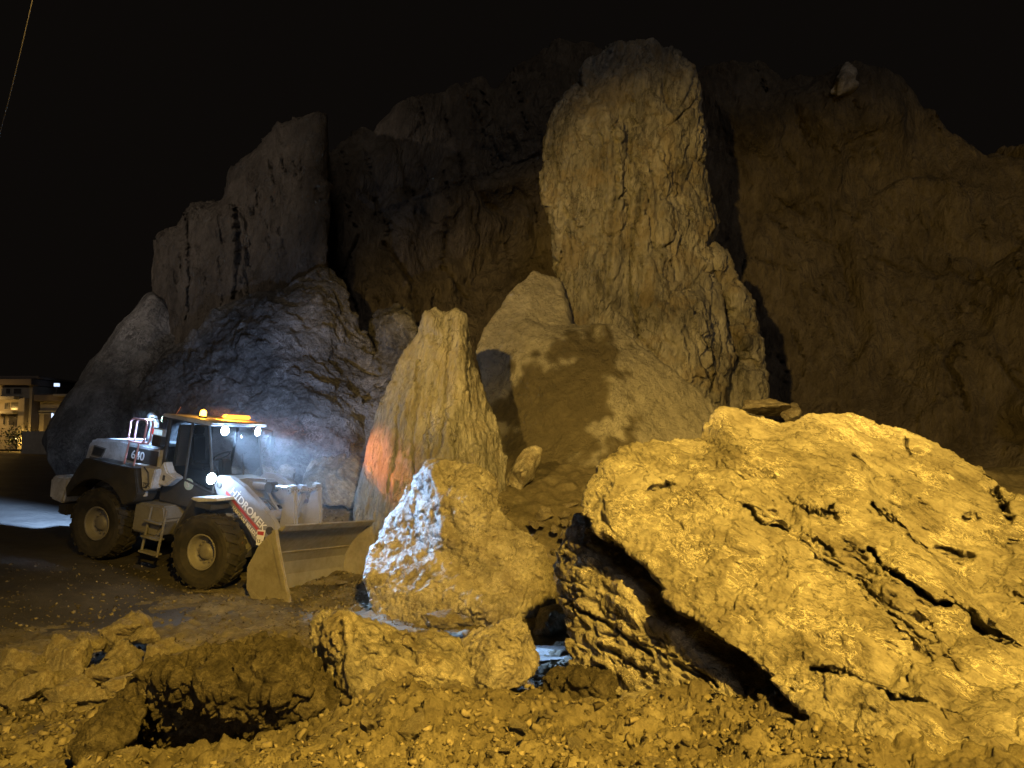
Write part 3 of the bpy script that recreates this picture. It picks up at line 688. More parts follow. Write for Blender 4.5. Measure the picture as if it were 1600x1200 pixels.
o = rock('broken_rock', [sh], 0.016, [('fbm', 0.05, 0.7, {'oct': 5})], M['pale'], facet=0.16, fine=[('facet', 0.02, 0.14, {'warp': 0.3}), ('facet', 0.02, 0.07, {'warp': 0.3}), ('ridge', 0.012, 0.12, {'oct': 5, 'rough': 0.6})],
         trenches=hatch([(725, 1000), (790, 975), (840, 1030), (770, 1060)], 14, 12, 0.7, 1.9, 0.06))
tag(o, 'smooth pyramid shaped rock beside the lit strip of road, right of the long rock', 'rock')

sh = shell([(192, 1128, 7.5), (196, 1088, 7.3), (222, 1050, 7.3), (270, 1034, 7.4), (330, 1024, 7.4), (400, 1009, 7.5), (452, 1010, 7.5), (492, 1036, 7.4), (514, 1078, 7.2), (530, 1130, 7.1), (480, 1165, 7.5), (400, 1175, 7.6), (330, 1178, 7.6), (250, 1180, 7.6), (212, 1155, 7.6)],
           inner=[(265, 1052, 6.75), (340, 1044, 6.6), (420, 1034, 6.6), (476, 1062, 6.55), (440, 1084, 6.42), (370, 1084, 6.45), (310, 1076, 6.55), (236, 1072, 6.95), (245, 1098, 7.05), (292, 1106, 7.0), (345, 1118, 6.72), (400, 1122, 6.66), (450, 1118, 6.62), (490, 1112, 6.7), (330, 1150, 7.2), (430, 1146, 7.1)], thick=1.0)
o = rock('earth_clod', [sh], 0.013, [('fbm', 0.07, 0.5, {'oct': 4}), ('clod', 0.15, 0.20, {'warp': 0.3}), ('clod', 0.10, 0.085, {'warp': 0.3}), ('clod', 0.04, 0.036)], M['soil_clod'], smooth=0)
tag(o, 'long dark clod of clotted earth overhanging a shadowed hollow, front left', 'earth clod')
sh = shell([(118, 1165, 6.5), (140, 1130, 6.8), (180, 1095, 7.0), (205, 1080, 7.0), (222, 1110, 6.8), (210, 1150, 6.5), (170, 1180, 6.3), (130, 1190, 6.2)], inner=[(180, 1120, 6.5), (160, 1150, 6.3)], thick=0.7)
o = rock('earth_clod', [sh], 0.014, [('fbm', 0.05, 0.4, {'oct': 3}), ('clod', 0.08, 0.14, {'warp': 0.3}), ('clod', 0.05, 0.06)], M['soil_clod'], smooth=0)
tag(o, 'small sloping clod of earth at the left end of the long clod', 'earth clod')
sh = shell([(858, 1080, 7.4), (868, 1056, 7.5), (905, 1044, 7.6), (950, 1050, 7.5), (975, 1070, 7.3), (965, 1095, 7.1), (900, 1110, 7.0), (866, 1100, 7.1)], inner=[(900, 1065, 7.0), (935, 1070, 6.95), (880, 1078, 7.1)], thick=0.6)
o = rock('earth_clod', [sh], 0.014, [('fbm', 0.05, 0.4, {'oct': 3}), ('clod', 0.12, 0.15, {'warp': 0.3}), ('clod', 0.07, 0.06, {'warp': 0.3})], M['soil_clod'], smooth=0)
tag(o, 'pitted dark clod of earth at the foot of the layered rock', 'earth clod')
sh = shell([(958, 1102, 6.3), (972, 1082, 6.5), (1020, 1078, 6.6), (1062, 1090, 6.5), (1075, 1115, 6.2), (1010, 1125, 6.0), (970, 1115, 6.1)], inner=[(1010, 1095, 6.15)], thick=0.4)
o = rock('pale_stone', [sh], 0.012, [('fbm', 0.03, 0.4, {'oct': 3}), ('facet', 0.02, 0.2, {'warp': 0.5})], M['pale'], smooth=2)
tag(o, 'flat pale stone half buried in the earth under the layered rock', 'stone')
sh = shell([(783, 768, 19), (795, 735, 19.1), (820, 704, 19.2), (836, 697, 19.2), (848, 702, 19.2), (842, 722, 19.1), (832, 745, 19), (818, 758, 18.9), (800, 790, 18.7)], inner=[(815, 735, 18.6), (830, 712, 18.9)], thick=0.6)
o = rock('rock_sliver', [sh], 0.03, [('ridge', 0.06, 0.25, {'dir': (0.6, 0, 0.8), 'k': 5, 'oct': 4}), ('facet', 0.06, 0.4, {'dir': (0.6, 0, 0.8), 'k': 3})], M['slab'], smooth=1)
tag(o, 'upright splintered sliver of rock in the gap right of the pointed fin', 'rock')
sh = shell([(834, 975, 12.2), (845, 950, 12.4), (868, 940, 12.5), (902, 946, 12.4), (902, 990, 11.9), (838, 992, 11.9)], inner=[(868, 962, 11.8), (862, 982, 11.7)], thick=0.8)
o = rock('broken_rock', [sh], 0.022, [('facet', 0.07, 0.35, {'warp': 0.5}), ('fbm', 0.03, 0.3)], M['slab'], smooth=1)
tag(o, 'small grey rock behind the lit strip of road, wedged between two boulders', 'rock')
# ------------------------------------------------------------------ wheel loader
def paint(name, col, rough=0.45, metal=0.0, dirt=0.35, dcol=(0.13, 0.105, 0.07), scale=4.0, spec=0.5):
    m, t, b, N, L = nodes(name)
    tc = N.new('ShaderNodeTexCoord'); vec = tc.outputs['Object']
    n = noise(t, vec, scale, 8, 0.65, 0.4); n2 = noise(t, vec, scale * 6, 6, 0.7)
    f = ramp(t, mth(t, 'ADD', mth(t, 'MULTIPLY', n, 0.7), mth(t, 'MULTIPLY', n2, 0.3)), [(0.42, 0.0), (0.66, dirt)])
    L.new(mixc(t, f, col, dcol), b.inputs['Base Color'])
    L.new(ramp(t, n2, [(0.3, rough - 0.08), (0.7, rough + 0.2)]), b.inputs['Roughness'])
    b.inputs['Metallic'].default_value = metal; b.inputs['Specular IOR Level'].default_value = spec
    L.new(bump(t, n2, 0.25, 0.004), b.inputs['Normal'])
    return m
def emit(name, col, s):
    m, t, b, N, L = nodes(name)
    b.inputs['Base Color'].default_value = rgb(col); b.inputs['Emission Color'].default_value = rgb(col); b.inputs['Emission Strength'].default_value = s
    return m
M['white'] = paint('loader_white_paint', (0.60, 0.60, 0.61), 0.42, 0, 0.6)
M['arm'] = paint('loader_arm_grey_paint', (0.25, 0.25, 0.275), 0.45, 0, 0.4)
M['charcoal'] = paint('charcoal_paint', (0.035, 0.034, 0.033), 0.5, 0, 0.5, (0.10, 0.085, 0.06))
M['frame'] = paint('dusty_frame_paint', (0.20, 0.195, 0.18), 0.6, 0, 0.7)
M['bucket'] = paint('worn_bucket_steel', (0.27, 0.25, 0.215), 0.55, 0.1, 0.85, (0.15, 0.125, 0.085), 1.8)
M['bucket_in'] = paint('polished_bucket_steel', (0.26, 0.25, 0.23), 0.4, 0.25, 0.8, (0.14, 0.12, 0.09), 1.3)
M['rubber'] = paint('dusty_tyre_rubber', (0.020, 0.019, 0.018), 0.75, 0, 0.65, (0.085, 0.07, 0.048), 3.0)
M['rim'] = paint('wheel_rim_paint', (0.20, 0.19, 0.17), 0.5, 0, 0.5)
M['steel'] = paint('cylinder_steel', (0.55, 0.56, 0.58), 0.25, 0.8, 0.2)
M['red_paint'] = paint('red_decal', (0.42, 0.05, 0.05), 0.45, 0, 0.3)
M['salmon'] = paint('red_lit_handrail', (0.8, 0.42, 0.42), 0.4, 0, 0.1)  # handrail colour takes in the red light of the tail lamp
M['letter'] = paint('white_lettering', (0.8, 0.8, 0.8), 0.5, 0, 0.1)
M['black_letter'] = paint('black_lettering', (0.02, 0.02, 0.02), 0.5, 0, 0.1)
M['sticker'] = paint('pale_green_sticker', (0.45, 0.55, 0.48), 0.5, 0, 0.1)
M['seat'] = paint('seat_fabric', (0.05, 0.05, 0.055), 0.9, 0, 0.2)
M['liner'] = paint('cab_liner_grey', (0.22, 0.21, 0.20), 0.8, 0, 0.2)
gm, t, b, N, L = nodes('tinted_glass')
b.inputs['Base Color'].default_value = (0.45, 0.48, 0.47, 1); b.inputs['Roughness'].default_value = 0.04
b.inputs['Transmission Weight'].default_value = 1.0; b.inputs['IOR'].default_value = 1.1
M['glass'] = gm
M['mirror'] = paint('mirror_glass', (0.5, 0.55, 0.6), 0.12, 0.9, 0.1)
M['led'] = emit('led_work_light', (0.55, 0.78, 1.0), 120)
M['led_green'] = emit('rear_led_light', (0.55, 1.0, 0.85), 20)
M['amber'] = emit('amber_beacon', (1.0, 0.42, 0.03), 26)
M['amber_bar'] = emit('amber_light_bar', (1.0, 0.36, 0.04), 3)
M['red_lamp'] = emit('red_lamp_lens', (0.7, 0.05, 0.04), 0.8)
M['blue_lens'] = emit('white_lamp_lens', (0.5, 0.75, 0.95), 0.9)

class MB:
    def __init__(s): s.bm = bmesh.new()
    def poly(s, v, f):
        vs = [s.bm.verts.new(x) for x in v]
        for q in f: s.bm.faces.new([vs[i] for i in q])
        return s
    def box(s, x0, x1, y0, y1, z0, z1):
        return s.poly([(x0, y0, z0), (x1, y0, z0), (x1, y1, z0), (x0, y1, z0), (x0, y0, z1), (x1, y0, z1), (x1, y1, z1), (x0, y1, z1)],
                      [(0, 3, 2, 1), (4, 5, 6, 7), (0, 1, 5, 4), (1, 2, 6, 5), (2, 3, 7, 6), (3, 0, 4, 7)])
    def prism(s, pts, y0, y1):                                   # profile in x, z pulled along y
        n = len(pts)
        return s.poly([(x, y0, z) for x, z in pts] + [(x, y1, z) for x, z in pts],
                      [tuple(range(n)), tuple(range(2 * n - 1, n - 1, -1))] + [(i, i + n, (i + 1) % n + n, (i + 1) % n) for i in range(n)])
    def cyl(s, p0, p1, r0, r1=None, seg=14, cap=True):
        r1 = r0 if r1 is None else r1
        p0, p1 = Vector(p0), Vector(p1); q = (p1 - p0).normalized()
        a = q.orthogonal().normalized(); c = q.cross(a)
        v = []
        for p, r in ((p0, r0), (p1, r1)):
            v += [p + (a * math.cos(2 * math.pi * k / seg) + c * math.sin(2 * math.pi * k / seg)) * r for k in range(seg)]
        f = [(k, (k + 1) % seg, seg + (k + 1) % seg, seg + k) for k in range(seg)]
        if cap: f += [tuple(range(seg - 1, -1, -1)), tuple(range(seg, 2 * seg))]
        return s.poly(v, f)
    def tube(s, path, r, seg=8):
        for a, b in zip(path, path[1:]): s.cyl(a, b, r, r, seg)
        return s
    def lathe(s, prof, seg=40, x=0, y=0, z=0):                   # prof: (y, radius) about the y axis
        n = len(prof); v = []
        for k in range(seg):
            a = 2 * math.pi * k / seg
            v += [(x + r * math.cos(a), y + yy, z + r * math.sin(a)) for yy, r in prof]
        f = [(k * n + i, k * n + i + 1, ((k + 1) % seg) * n + i + 1, ((k + 1) % seg) * n + i) for k in range(seg) for i in range(n - 1)]
        return s.poly(v, f)
    def build(s, name, mat, parent=None, bevel=0.0, smooth=False, seg=2):
        bmesh.ops.recalc_face_normals(s.bm, faces=s.bm.faces)
        if bevel > 0:
            s.bm.normal_update()
            es = [e for e in s.bm.edges if len(e.link_faces) == 2 and e.calc_face_angle(0) > R(28)]
            bmesh.ops.bevel(s.bm, geom=es, offset=bevel, segments=seg, affect='EDGES', clamp_overlap=True)
        me = bpy.data.meshes.new(name); s.bm.to_mesh(me); s.bm.free()
        if smooth: smooth_all(me)
        return link(name, me, mat, parent)

hh_, pp_ = R(-21), R(-9.0)
LF = Vector((math.cos(hh_) * math.cos(pp_), math.sin(hh_) * math.cos(pp_), math.sin(pp_)))
LL = Vector((-math.sin(hh_), math.cos(hh_), 0)); LU = LF.cross(LL)
loader = bpy.data.objects.new('wheel_loader', None); COL.objects.link(loader)
LM = Matrix((LF, LL, LU)).transposed().to_4x4(); LM.translation = Vector((-7.7015, 17.74, 0.2422))
loader.matrix_world = LM
tag(loader, 'white wheel loader with lit work lights and amber beacon, its bucket lowered to the rubble', 'wheel loader')
T = loader
# chassis
MB().box(-2.75, 0.25, -0.48, 0.48, 0.72, 1.45).build('rear_frame', M['frame'], T, 0.03)
MB().prism([(0.35, 0.7), (2.0, 0.6), (2.25, 0.95), (1.95, 1.75), (1.6, 2.3), (1.0, 2.3), (0.75, 1.6), (0.4, 1.3)], -0.46, 0.46).build('front_frame', M['frame'], T, 0.03)
m = MB()
for z in (0.85, 1.3): m.cyl((0.3, 0, z - .1), (0.3, 0, z + .1), 0.2, seg=18)
m.build('articulation_joint', M['charcoal'], T, 0.01)
MB().tube([(-0.5, -0.62, 1.30), (0.35, -0.62, 1.26), (1.15, -0.52, 1.18)], 0.055, 12).build('steering_cylinder', M['frame'], T, 0)
MB().prism([(-3.15, 1.05), (-3.2, 1.5), (-3.05, 1.62), (-2.62, 1.62), (-2.62, 1.3), (-2.7, 1.0)], -1.22, 1.22).build('counterweight', M['white'], T, 0.05)
MB().box(-2.95, -2.66, -1.1, 1.1, 0.72, 0.98).build('rear_bumper', M['charcoal'], T, 0.03)
# engine hood
hood = MB().prism([(-2.78, 1.5), (-2.62, 2.46), (-2.5, 2.57), (-1.6, 2.68), (-0.36, 2.70), (-0.36, 1.7), (-1.2, 1.5)], -0.84, 0.84).build('engine_hood', M['white'], T, 0.06)
MB().prism([(-1.36, 2.26), (-1.30, 2.57), (-0.40, 2.59), (-0.40, 2.20)], -0.858, -0.846).build('side_panel', M['charcoal'], T, 0.004)
for pts in ([(-2.43, 2.20), (-2.38, 2.40), (-2.04, 2.38), (-2.14, 2.20)], [(-2.54, 1.89), (-2.46, 2.12), (-2.15, 2.12), (-2.34, 1.89)], [(-2.62, 1.62), (-2.56, 1.81), (-2.40, 1.81), (-2.55, 1.62)]):
    g = MB().prism(pts, -0.856, -0.845).build('grille', M['charcoal'], T)
    x0, x1 = pts[0][0], pts[3][0]; z0, z1 = pts[0][1], pts[1][1]
    MB().prism([(pts[0][0] - .03, pts[0][1] - .03), (pts[1][0] - .03, pts[1][1] + .03), (pts[2][0] + .04, pts[2][1] + .03), (pts[3][0] + .03, pts[3][1] - .03)], -0.852, -0.842).build('grille_frame', M['frame'], g)
def text(name, body, mat, parent, origin, direction, size, shear=0.0, depth=0.003, y=-1):
    c = bpy.data.curves.new(name, 'FONT'); c.body = body; c.size = size; c.extrude = depth; c.shear = shear; c.offset = size * 0.012
    c.materials.append(mat)
    o = bpy.data.objects.new('tmp', c); COL.objects.link(o)
    me = bpy.data.meshes.new_from_object(o.evaluated_get(bpy.context.evaluated_depsgraph_get())); bpy.data.objects.remove(o)
    me.name = name; o = link(name, me, None, parent)
    dx, dz = direction; n = math.hypot(dx, dz); dx, dz = dx / n, dz / n
    mt = Matrix(((dx, -dz, 0), (0, 0, -1), (dz, dx, 0))).to_4x4(); mt.translation = Vector(origin)
    o.matrix_parent_inverse = Matrix(); o.matrix_local = mt
    return o
text('number_lettering', '640', M['letter'], T, (-1.20, -0.864, 2.32), (1, 0.0), 0.27)
# exhaust, tail lamp box, handrail
MB().tube([(-1.30, -0.3, 2.68), (-1.22, -0.3, 3.02), (-1.26, -0.3, 3.22), (-1.42, -0.3, 3.30)], 0.10, 14).build('exhaust_stack', M['white'], T, 0.015, True)
tl = MB().box(-0.56, -0.16, -1.05, -0.95, 2.97, 3.13).build('tail_lamp', M['white'], T, 0.01)
MB().box(-0.53, -0.44, -1.062, -1.052, 2.995, 3.105).build('red_lens', M['red_lamp'], tl)
MB().box(-0.42, -0.31, -1.062, -1.052, 2.995, 3.105).build('white_lens', M['blue_lens'], tl)
MB().box(-0.30, -0.19, -1.062, -1.052, 2.995, 3.105).build('white_lens', M['blue_lens'], tl)
MB().box(-0.5, -0.25, -1.02, -0.85, 2.72, 2.97).build('tail_lamp_bracket', M['charcoal'], T, 0.02)
for off in (0.0, 0.09):
    y = -1.15 + off; e = off * 0.9
    MB().tube([(-1.04 + e, y, 2.76), (-1.04 + e, y, 3.20), (-0.98 + e, y, 3.26), (-0.62 + e, y, 3.28), (-0.56 + e, y, 3.22), (-0.58 + e, y, 2.80), (-0.63 + e, y, 2.75), (-1.0 + e, y, 2.74), (-1.04 + e, y, 2.76)], 0.022, 8).build('handrail', M['salmon'], T)
MB().tube([(-1.0, -1.15, 2.75), (-1.05, -1.15, 2.22)], 0.02, 8).build('handrail_post', M['salmon'], T)
MB().tube([(-0.70, -1.15, 2.75), (-0.76, -1.15, 2.22)], 0.02, 8).build('handrail_post', M['salmon'], T)
# rear fenders
def arc(cx, cz, r, a0, a1, n): return [(cx + r * math.cos(R(a0 + (a1 - a0) * k / n)), cz + r * math.sin(R(a0 + (a1 - a0) * k / n))) for k in range(n + 1)]
for s in (-1, 1):
    y0, y1 = sorted((s * 0.86, s * 1.42))
    MB().prism([(-2.42, 1.45), (-2.15, 1.95), (-1.98, 2.20), (-0.42, 2.22), (-0.24, 1.70), (-0.32, 1.52)] + arc(-1.45, 0.80, 1.0, 35, 155, 12), y0, y1).build('rear_fender', M['charcoal'], T, 0.02)
    MB().box(-0.9, -0.1, *sorted((s * 0.55, s * 1.05)), 2.18, 2.25).build('walkway', M['white'], T, 0.01)
# side covers and steps
MB().prism([(-0.40, 2.26), (0.04, 2.28), (0.0, 1.86), (-0.18, 1.76), (-0.26, 1.80)], -1.30, -1.0).build('side_cover', M['white'], T, 0.02)
MB().prism([(-0.10, 2.20), (0.05, 2.46), (0.2, 2.24), (0.48, 2.16), (0.20, 1.92), (-0.13, 1.93)], -1.12, -0.86).build('step_cover', M['white'], T, 0.03)
MB().box(0.10, 0.17, -1.135, -1.118, 2.04, 2.16).build('cover_latch', M['charcoal'], T, 0.01)
MB().tube([(-0.28, -1.31, 2.28), (-0.12, -1.33, 2.18), (-0.06, -1.33, 1.95), (-0.12, -1.32, 1.85), (-0.22, -1.31, 1.84)], 0.014, 6).build('hose', M['charcoal'], T)
text('plate_lettering', 'TSK', M['black_letter'], T, (-0.25, -1.304, 1.86), (1, 0.05), 0.12)
MB().prism([(-0.55, 0.80), (-0.55, 1.45), (0.30, 1.50), (0.38, 1.2), (0.2, 0.80)], -1.15, -0.52).build('fuel_tank', M['frame'], T, 0.04)
MB().prism([(-0.55, 0.80), (-0.55, 1.45), (0.30, 1.50), (0.38, 1.2), (0.2, 0.80)], 0.52, 1.15).build('hydraulic_tank', M['frame'], T, 0.04)
MB().cyl((-0.33, -1.16, 1.62), (-0.33, -1.16, 1.74), 0.09, seg=16).build('filler_cap', M['white'], T, 0.01)
ld = MB().tube([(0.02, -1.22, 1.45), (-0.06, -1.24, 0.42)], 0.03, 8).tube([(0.46, -1.22, 1.45), (0.40, -1.24, 0.42)], 0.03, 8).build('ladder', M['frame'], T)
for z in (0.45, 0.78, 1.12): MB().box(-0.06, 0.42, -1.34, -1.12, z, z + 0.04).build('step', M['frame'], ld, 0.008)
MB().box(0.45, 1.0, -0.9, -0.5, 0.62, 1.25).build('battery_box', M['frame'], T, 0.03)
MB().box(0.45, 1.0, 0.5, 0.9, 0.62, 1.25).build('battery_box', M['frame'], T, 0.03)
# cab
MB().prism([(-0.25, 1.50), (-0.28, 2.30), (1.17, 2.02), (1.26, 1.90), (1.22, 1.50)], -0.80, 0.80).build('cab_base', M['charcoal'], T, 0.03)
cabf = MB()
A0, A1, B0, B1, C0, C1 = (1.27, 1.95), (0.86, 3.40), (0.42, 2.10), (0.40, 3.40), (-0.24, 2.30), (-0.26, 3.40)
for s in (-0.8, 0.8):
    for (p, q, r_) in ((A0, A1, 0.032), (B0, B1, 0.032), (C0, C1, 0.05), (A0, B0, 0.03), (B0, C0, 0.03), (A1, C1, 0.04)):
        cabf.cyl((p[0], s, p[1]), (q[0], s, q[1]), r_, seg=8)
for p in (A0, A1, C0, C1): cabf.cyl((p[0], -0.8, p[1]), (p[0], 0.8, p[1]), 0.035, seg=8)
cabf.build('cab_frame', M['charcoal'], T)
for s in (-0.8, 0.8):
    MB().poly([(A0[0], s, A0[1]), (A1[0], s, A1[1]), (B1[0], s, B1[1]), (B0[0], s, B0[1])], [(0, 1, 2, 3)]).build('side_window', M['glass'], T)
    MB().poly([(B0[0], s, B0[1]), (B1[0], s, B1[1]), (C1[0], s, C1[1]), (C0[0], s, C0[1])], [(0, 1, 2, 3)]).build('door_window', M['glass'], T)
MB().poly([(A0[0], -.8, A0[1]), (A0[0], .8, A0[1]), (A1[0], .8, A1[1]), (A1[0], -.8, A1[1])], [(0, 1, 2, 3)]).build('windshield', M['glass'], T)
MB().poly([(C0[0], -.8, C0[1]), (C0[0], .8, C0[1]), (C1[0], .8, C1[1]), (C1[0], -.8, C1[1])], [(0, 1, 2, 3)]).build('rear_window', M['glass'], T)
MB().tube([(1.25, 0.15, 2.05), (1.02, 0.25, 2.75), (1.00, 0.38, 2.78)], 0.014, 6).build('wiper', M['charcoal'], T)
MB().prism([(-0.42, 3.40), (-0.40, 3.47), (0.95, 3.50), (1.06, 3.45), (1.02, 3.39)], -0.92, 0.92).build('cab_roof', M['white'], T, 0.025)
MB().box(-0.22, -0.14, -0.55, 0.55, 2.3, 3.25).build('cab_liner', M['liner'], T, 0.02)
st = MB().prism([(0.0, 2.25), (0.5, 2.28), (0.5, 2.40), (0.12, 2.42), (0.0, 3.05), (-0.12, 3.05), (-0.10, 2.3)], -0.26, 0.26).build('seat', M['seat'], T, 0.05)
MB().box(-0.09, 0.02, -0.16, 0.16, 3.06, 3.24).build('headrest', M['seat'], st, 0.03)
MB().prism([(0.85, 1.95), (1.05, 1.95), (0.86, 2.62), (0.74, 2.62)], -0.14, 0.14).build('steering_console', M['charcoal'], T, 0.03)
sw = MB()
ring = [(0.72 + 0.17 * math.cos(a) * 0.75, 0.17 * math.sin(a), 2.68 + 0.17 * math.cos(a) * 0.66) for a in np.linspace(0, 2 * math.pi, 19)]
sw.tube(ring, 0.016, 6); sw.build('steering_wheel', M['charcoal'], T)
# roof lights
MB().cyl((0.27, -0.40, 3.49), (0.27, -0.40, 3.53), 0.09, seg=16).build('beacon_base', M['charcoal'], T)
be = MB().lathe([(0, 0.001), (0.0, 0.07), (0.10, 0.065), (0.13, 0.03), (0.135, 0.001)], 18)
for v in be.bm.verts: v.co = Vector((0.27 + v.co.x, -0.40 + v.co.z, 3.53 + v.co.y))
be.build('beacon', M['amber'], T, 0, True)
MB().box(0.42, 0.58, 0.02, 0.86, 3.51, 3.60).build('light_bar', M['amber_bar'], T, 0.03)
MB().tube([(-0.33, -0.6, 3.45), (-0.20, -0.62, 3.66)], 0.008, 6).build('antenna', M['salmon'], T)
def work_light(x, y, z, yaw, lens, big=0.085, name='work_light'):
    o = MB().cyl((-0.10, 0, 0), (0.0, 0, 0), big * 0.9, big * 1.35, 16).build(name, M['charcoal'], T)
    MB().cyl((0.0, 0, 0), (0.014, 0, 0), big * 1.22, big * 1.15, 16).build('lens', lens, o)
    o.location = (x, y, z); o.rotation_euler = (0, 0, R(yaw))
    return o
work_light(1.07, -0.52, 3.30, -8, M['led'])
work_light(1.07, 0.56, 3.30, 8, M['led'])
work_light(-0.46, -0.80, 3.33, 195, M['led_green'], 0.06)
work_light(1.33, -1.0, 2.29, -4, M['led'], 0.10, 'headlight')
work_light(1.62, 1.02, 2.06, 4, M['led'], 0.09, 'headlight')
MB().tube([(1.05, -0.62, 2.1), (1.25, -0.98, 2.16), (1.25, -1.0, 2.24)], 0.03, 8).build('headlight_bracket', M['charcoal'], T)
MB().tube([(1.15, 0.62, 2.0), (1.52, 1.0, 1.95), (1.54, 1.02, 2.02)], 0.03, 8).build('headlight_bracket', M['charcoal'], T)
# mirrors
MB().tube([(0.92, 0.85, 3.36), (0.98, 1.20, 3.30), (0.98, 1.22, 3.18)], 0.014, 6).build('mirror_arm', M['charcoal'], T)
mm = MB().box(0.93, 1.03, 1.10, 1.32, 2.82, 3.18).build('mirror', M['charcoal'], T, 0.03)
MB().box(0.922, 0.932, 1.13, 1.29, 2.85, 3.15).build('mirror_glass', M['mirror'], mm)
MB().cyl((0.56, -0.815, 2.02), (0.56, -0.805, 2.02), 0.13, seg=28).build('round_sticker', M['sticker'], T)
ct = text('sticker_emblem', 'S', M['white'], T, (0.50, -0.822, 1.95), (1, 0), 0.2)
# front fenders
for s in (-1, 1):
    y0, y1 = sorted((s * 0.74, s * 1.36))
    MB().prism([(1.18, 1.84), (1.24, 1.90), (1.86, 1.99), (1.90, 1.93), (1.40, 1.82)], y0, y1).build('front_fender', M['white'], T, 0.012)
    MB().prism([(1.22, 1.88), (1.26, 1.84), (1.06, 1.40), (0.88, 1.0), (0.83, 1.02), (1.0, 1.42)], y0, y1).build('mudguard', M['charcoal'], T, 0.01)
MB().box(1.30, 1.75, -1.34, -0.78, 1.70, 1.82).build('fender_bracket', M['charcoal'], T, 0.02)
# lift arms
ARM = [(1.20, 2.20), (1.36, 2.36), (1.65, 2.39), (2.06, 2.25), (2.57, 1.96), (2.98, 1.66), (3.10, 1.50), (3.12, 1.36), (3.05, 1.2), (3.15, 0.75), (3.10, 0.55), (2.95, 0.55), (2.80, 1.02), (2.52, 1.20), (2.22, 1.50), (1.96, 1.69), (1.72, 1.82), (1.42, 1.90)]
for s in (-1, 1):
    y0, y1 = sorted((s * 0.66, s * 0.82))
    a_ = MB().prism(ARM, y0, y1).build('lift_arm', M['arm'], T, 0.015)
    MB().cyl((2.92, s * 0.64, 1.46), (2.92, s * 0.86, 1.46), 0.085, seg=16).build('pin', M['charcoal'], a_, 0.01)
    MB().cyl((1.42, s * 0.64, 2.16), (1.42, s * 0.845, 2.16), 0.07, seg=16).build('pin', M['charcoal'], a_, 0.01)
    MB().tube([(1.0, s * 0.55, 1.35), (1.75, s * 0.58, 1.50)], 0.075, 12).tube([(1.75, s * 0.58, 1.50), (2.35, s * 0.62, 1.56)], 0.04, 10).build('lift_cylinder', M['frame'], T)
MB().cyl((2.45, -0.66, 1.62), (2.45, 0.66, 1.62), 0.13, seg=18).build('cross_tube', M['arm'], T)
adx, adz = 2.98 - 1.95, 1.66 - 2.31
aa = math.atan2(adz, adx)
def on_arm(u_, v_): return (1.80 + u_ * math.cos(aa) + v_ * math.sin(aa), 2.30 + u_ * math.sin(aa) - v_ * math.cos(aa))
x_, z_ = on_arm(0.06, 0.25)
text('arm_lettering', 'HİDROMEK', M['letter'], T, (x_, -0.824, z_), (adx, adz), 0.232)
q0, q1, q2, q3 = on_arm(-0.02, 0.28), on_arm(1.28, 0.28), on_arm(1.30, 0.345), on_arm(0.0, 0.345)
MB().prism([q0, q1, q2, q3], -0.826, -0.821).build('red_stripe', M['red_paint'], T)
x_, z_ = on_arm(0.34, 0.465)
text('owner_lettering', 'HAKKARİ BELEDİYESİ', M['letter'], T, (x_, -0.824, z_), (adx, adz), 0.108)
# tilt linkage
MB().tube([(1.30, 0, 2.10), (2.16, 0, 2.20)], 0.085, 14).tube([(1.30, 0.2, 2.26), (2.05, 0.2, 2.34)], 0.02, 6).tube([(1.30, -0.12, 2.27), (2.05, -0.12, 2.36)], 0.02, 6).build('tilt_cylinder', M['arm'], T)
MB().tube([(2.16, 0, 2.20), (2.95, 0, 2.30)], 0.045, 12).build('cylinder_rod', M['steel'], T)
MB().cyl((2.16, -0.12, 2.20), (2.16, 0.12, 2.20), 0.12, seg=16).build('cylinder_collar', M['charcoal'], T, 0.01)
MB().tube([(2.08, -0.05, 2.12), (2.35, -0.06, 1.85), (2.55, -0.05, 1.64)], 0.03, 8).build('linkage_rod', M['frame'], T)
MB().prism([(2.86, 2.38), (3.06, 2.40), (3.02, 2.05), (2.9, 1.5), (2.66, 1.5), (2.78, 2.0)], -0.1, 0.1).build('bell_crank', M['arm'], T, 0.03)
for s in (-1, 1):
    y0, y1 = sorted((s * 0.38, s * 0.50))
    MB().prism([(2.93, 2.27), (3.05, 2.36), (3.16, 2.30), (3.30, 1.62), (3.15, 1.2), (2.86, 1.3), (2.88, 1.9)], y0, y1).build('bucket_bracket', M['arm'], T, 0.03)
    MB().box(2.95, 3.12, *sorted((s * 0.34, s * 0.54)), 2.30, 2.42).build('bracket_knuckle', M['frame'], T, 0.03)
MB().cyl((3.05, -0.56, 2.30), (3.05, 0.56, 2.30), 0.05, seg=12).build('linkage_pin', M['steel'], T)
m = MB()
for k in range(3):
    m.tube([(1.35, -0.3 + k * 0.13, 2.2), (1.7, -0.32 + k * 0.15, 2.02 - 0.05 * k), (2.1, -0.3 + k * 0.14, 1.9), (2.4, -0.28 + k * 0.12, 1.72)], 0.02, 6)
m.build('hydraulic_hose', M['charcoal'], T)
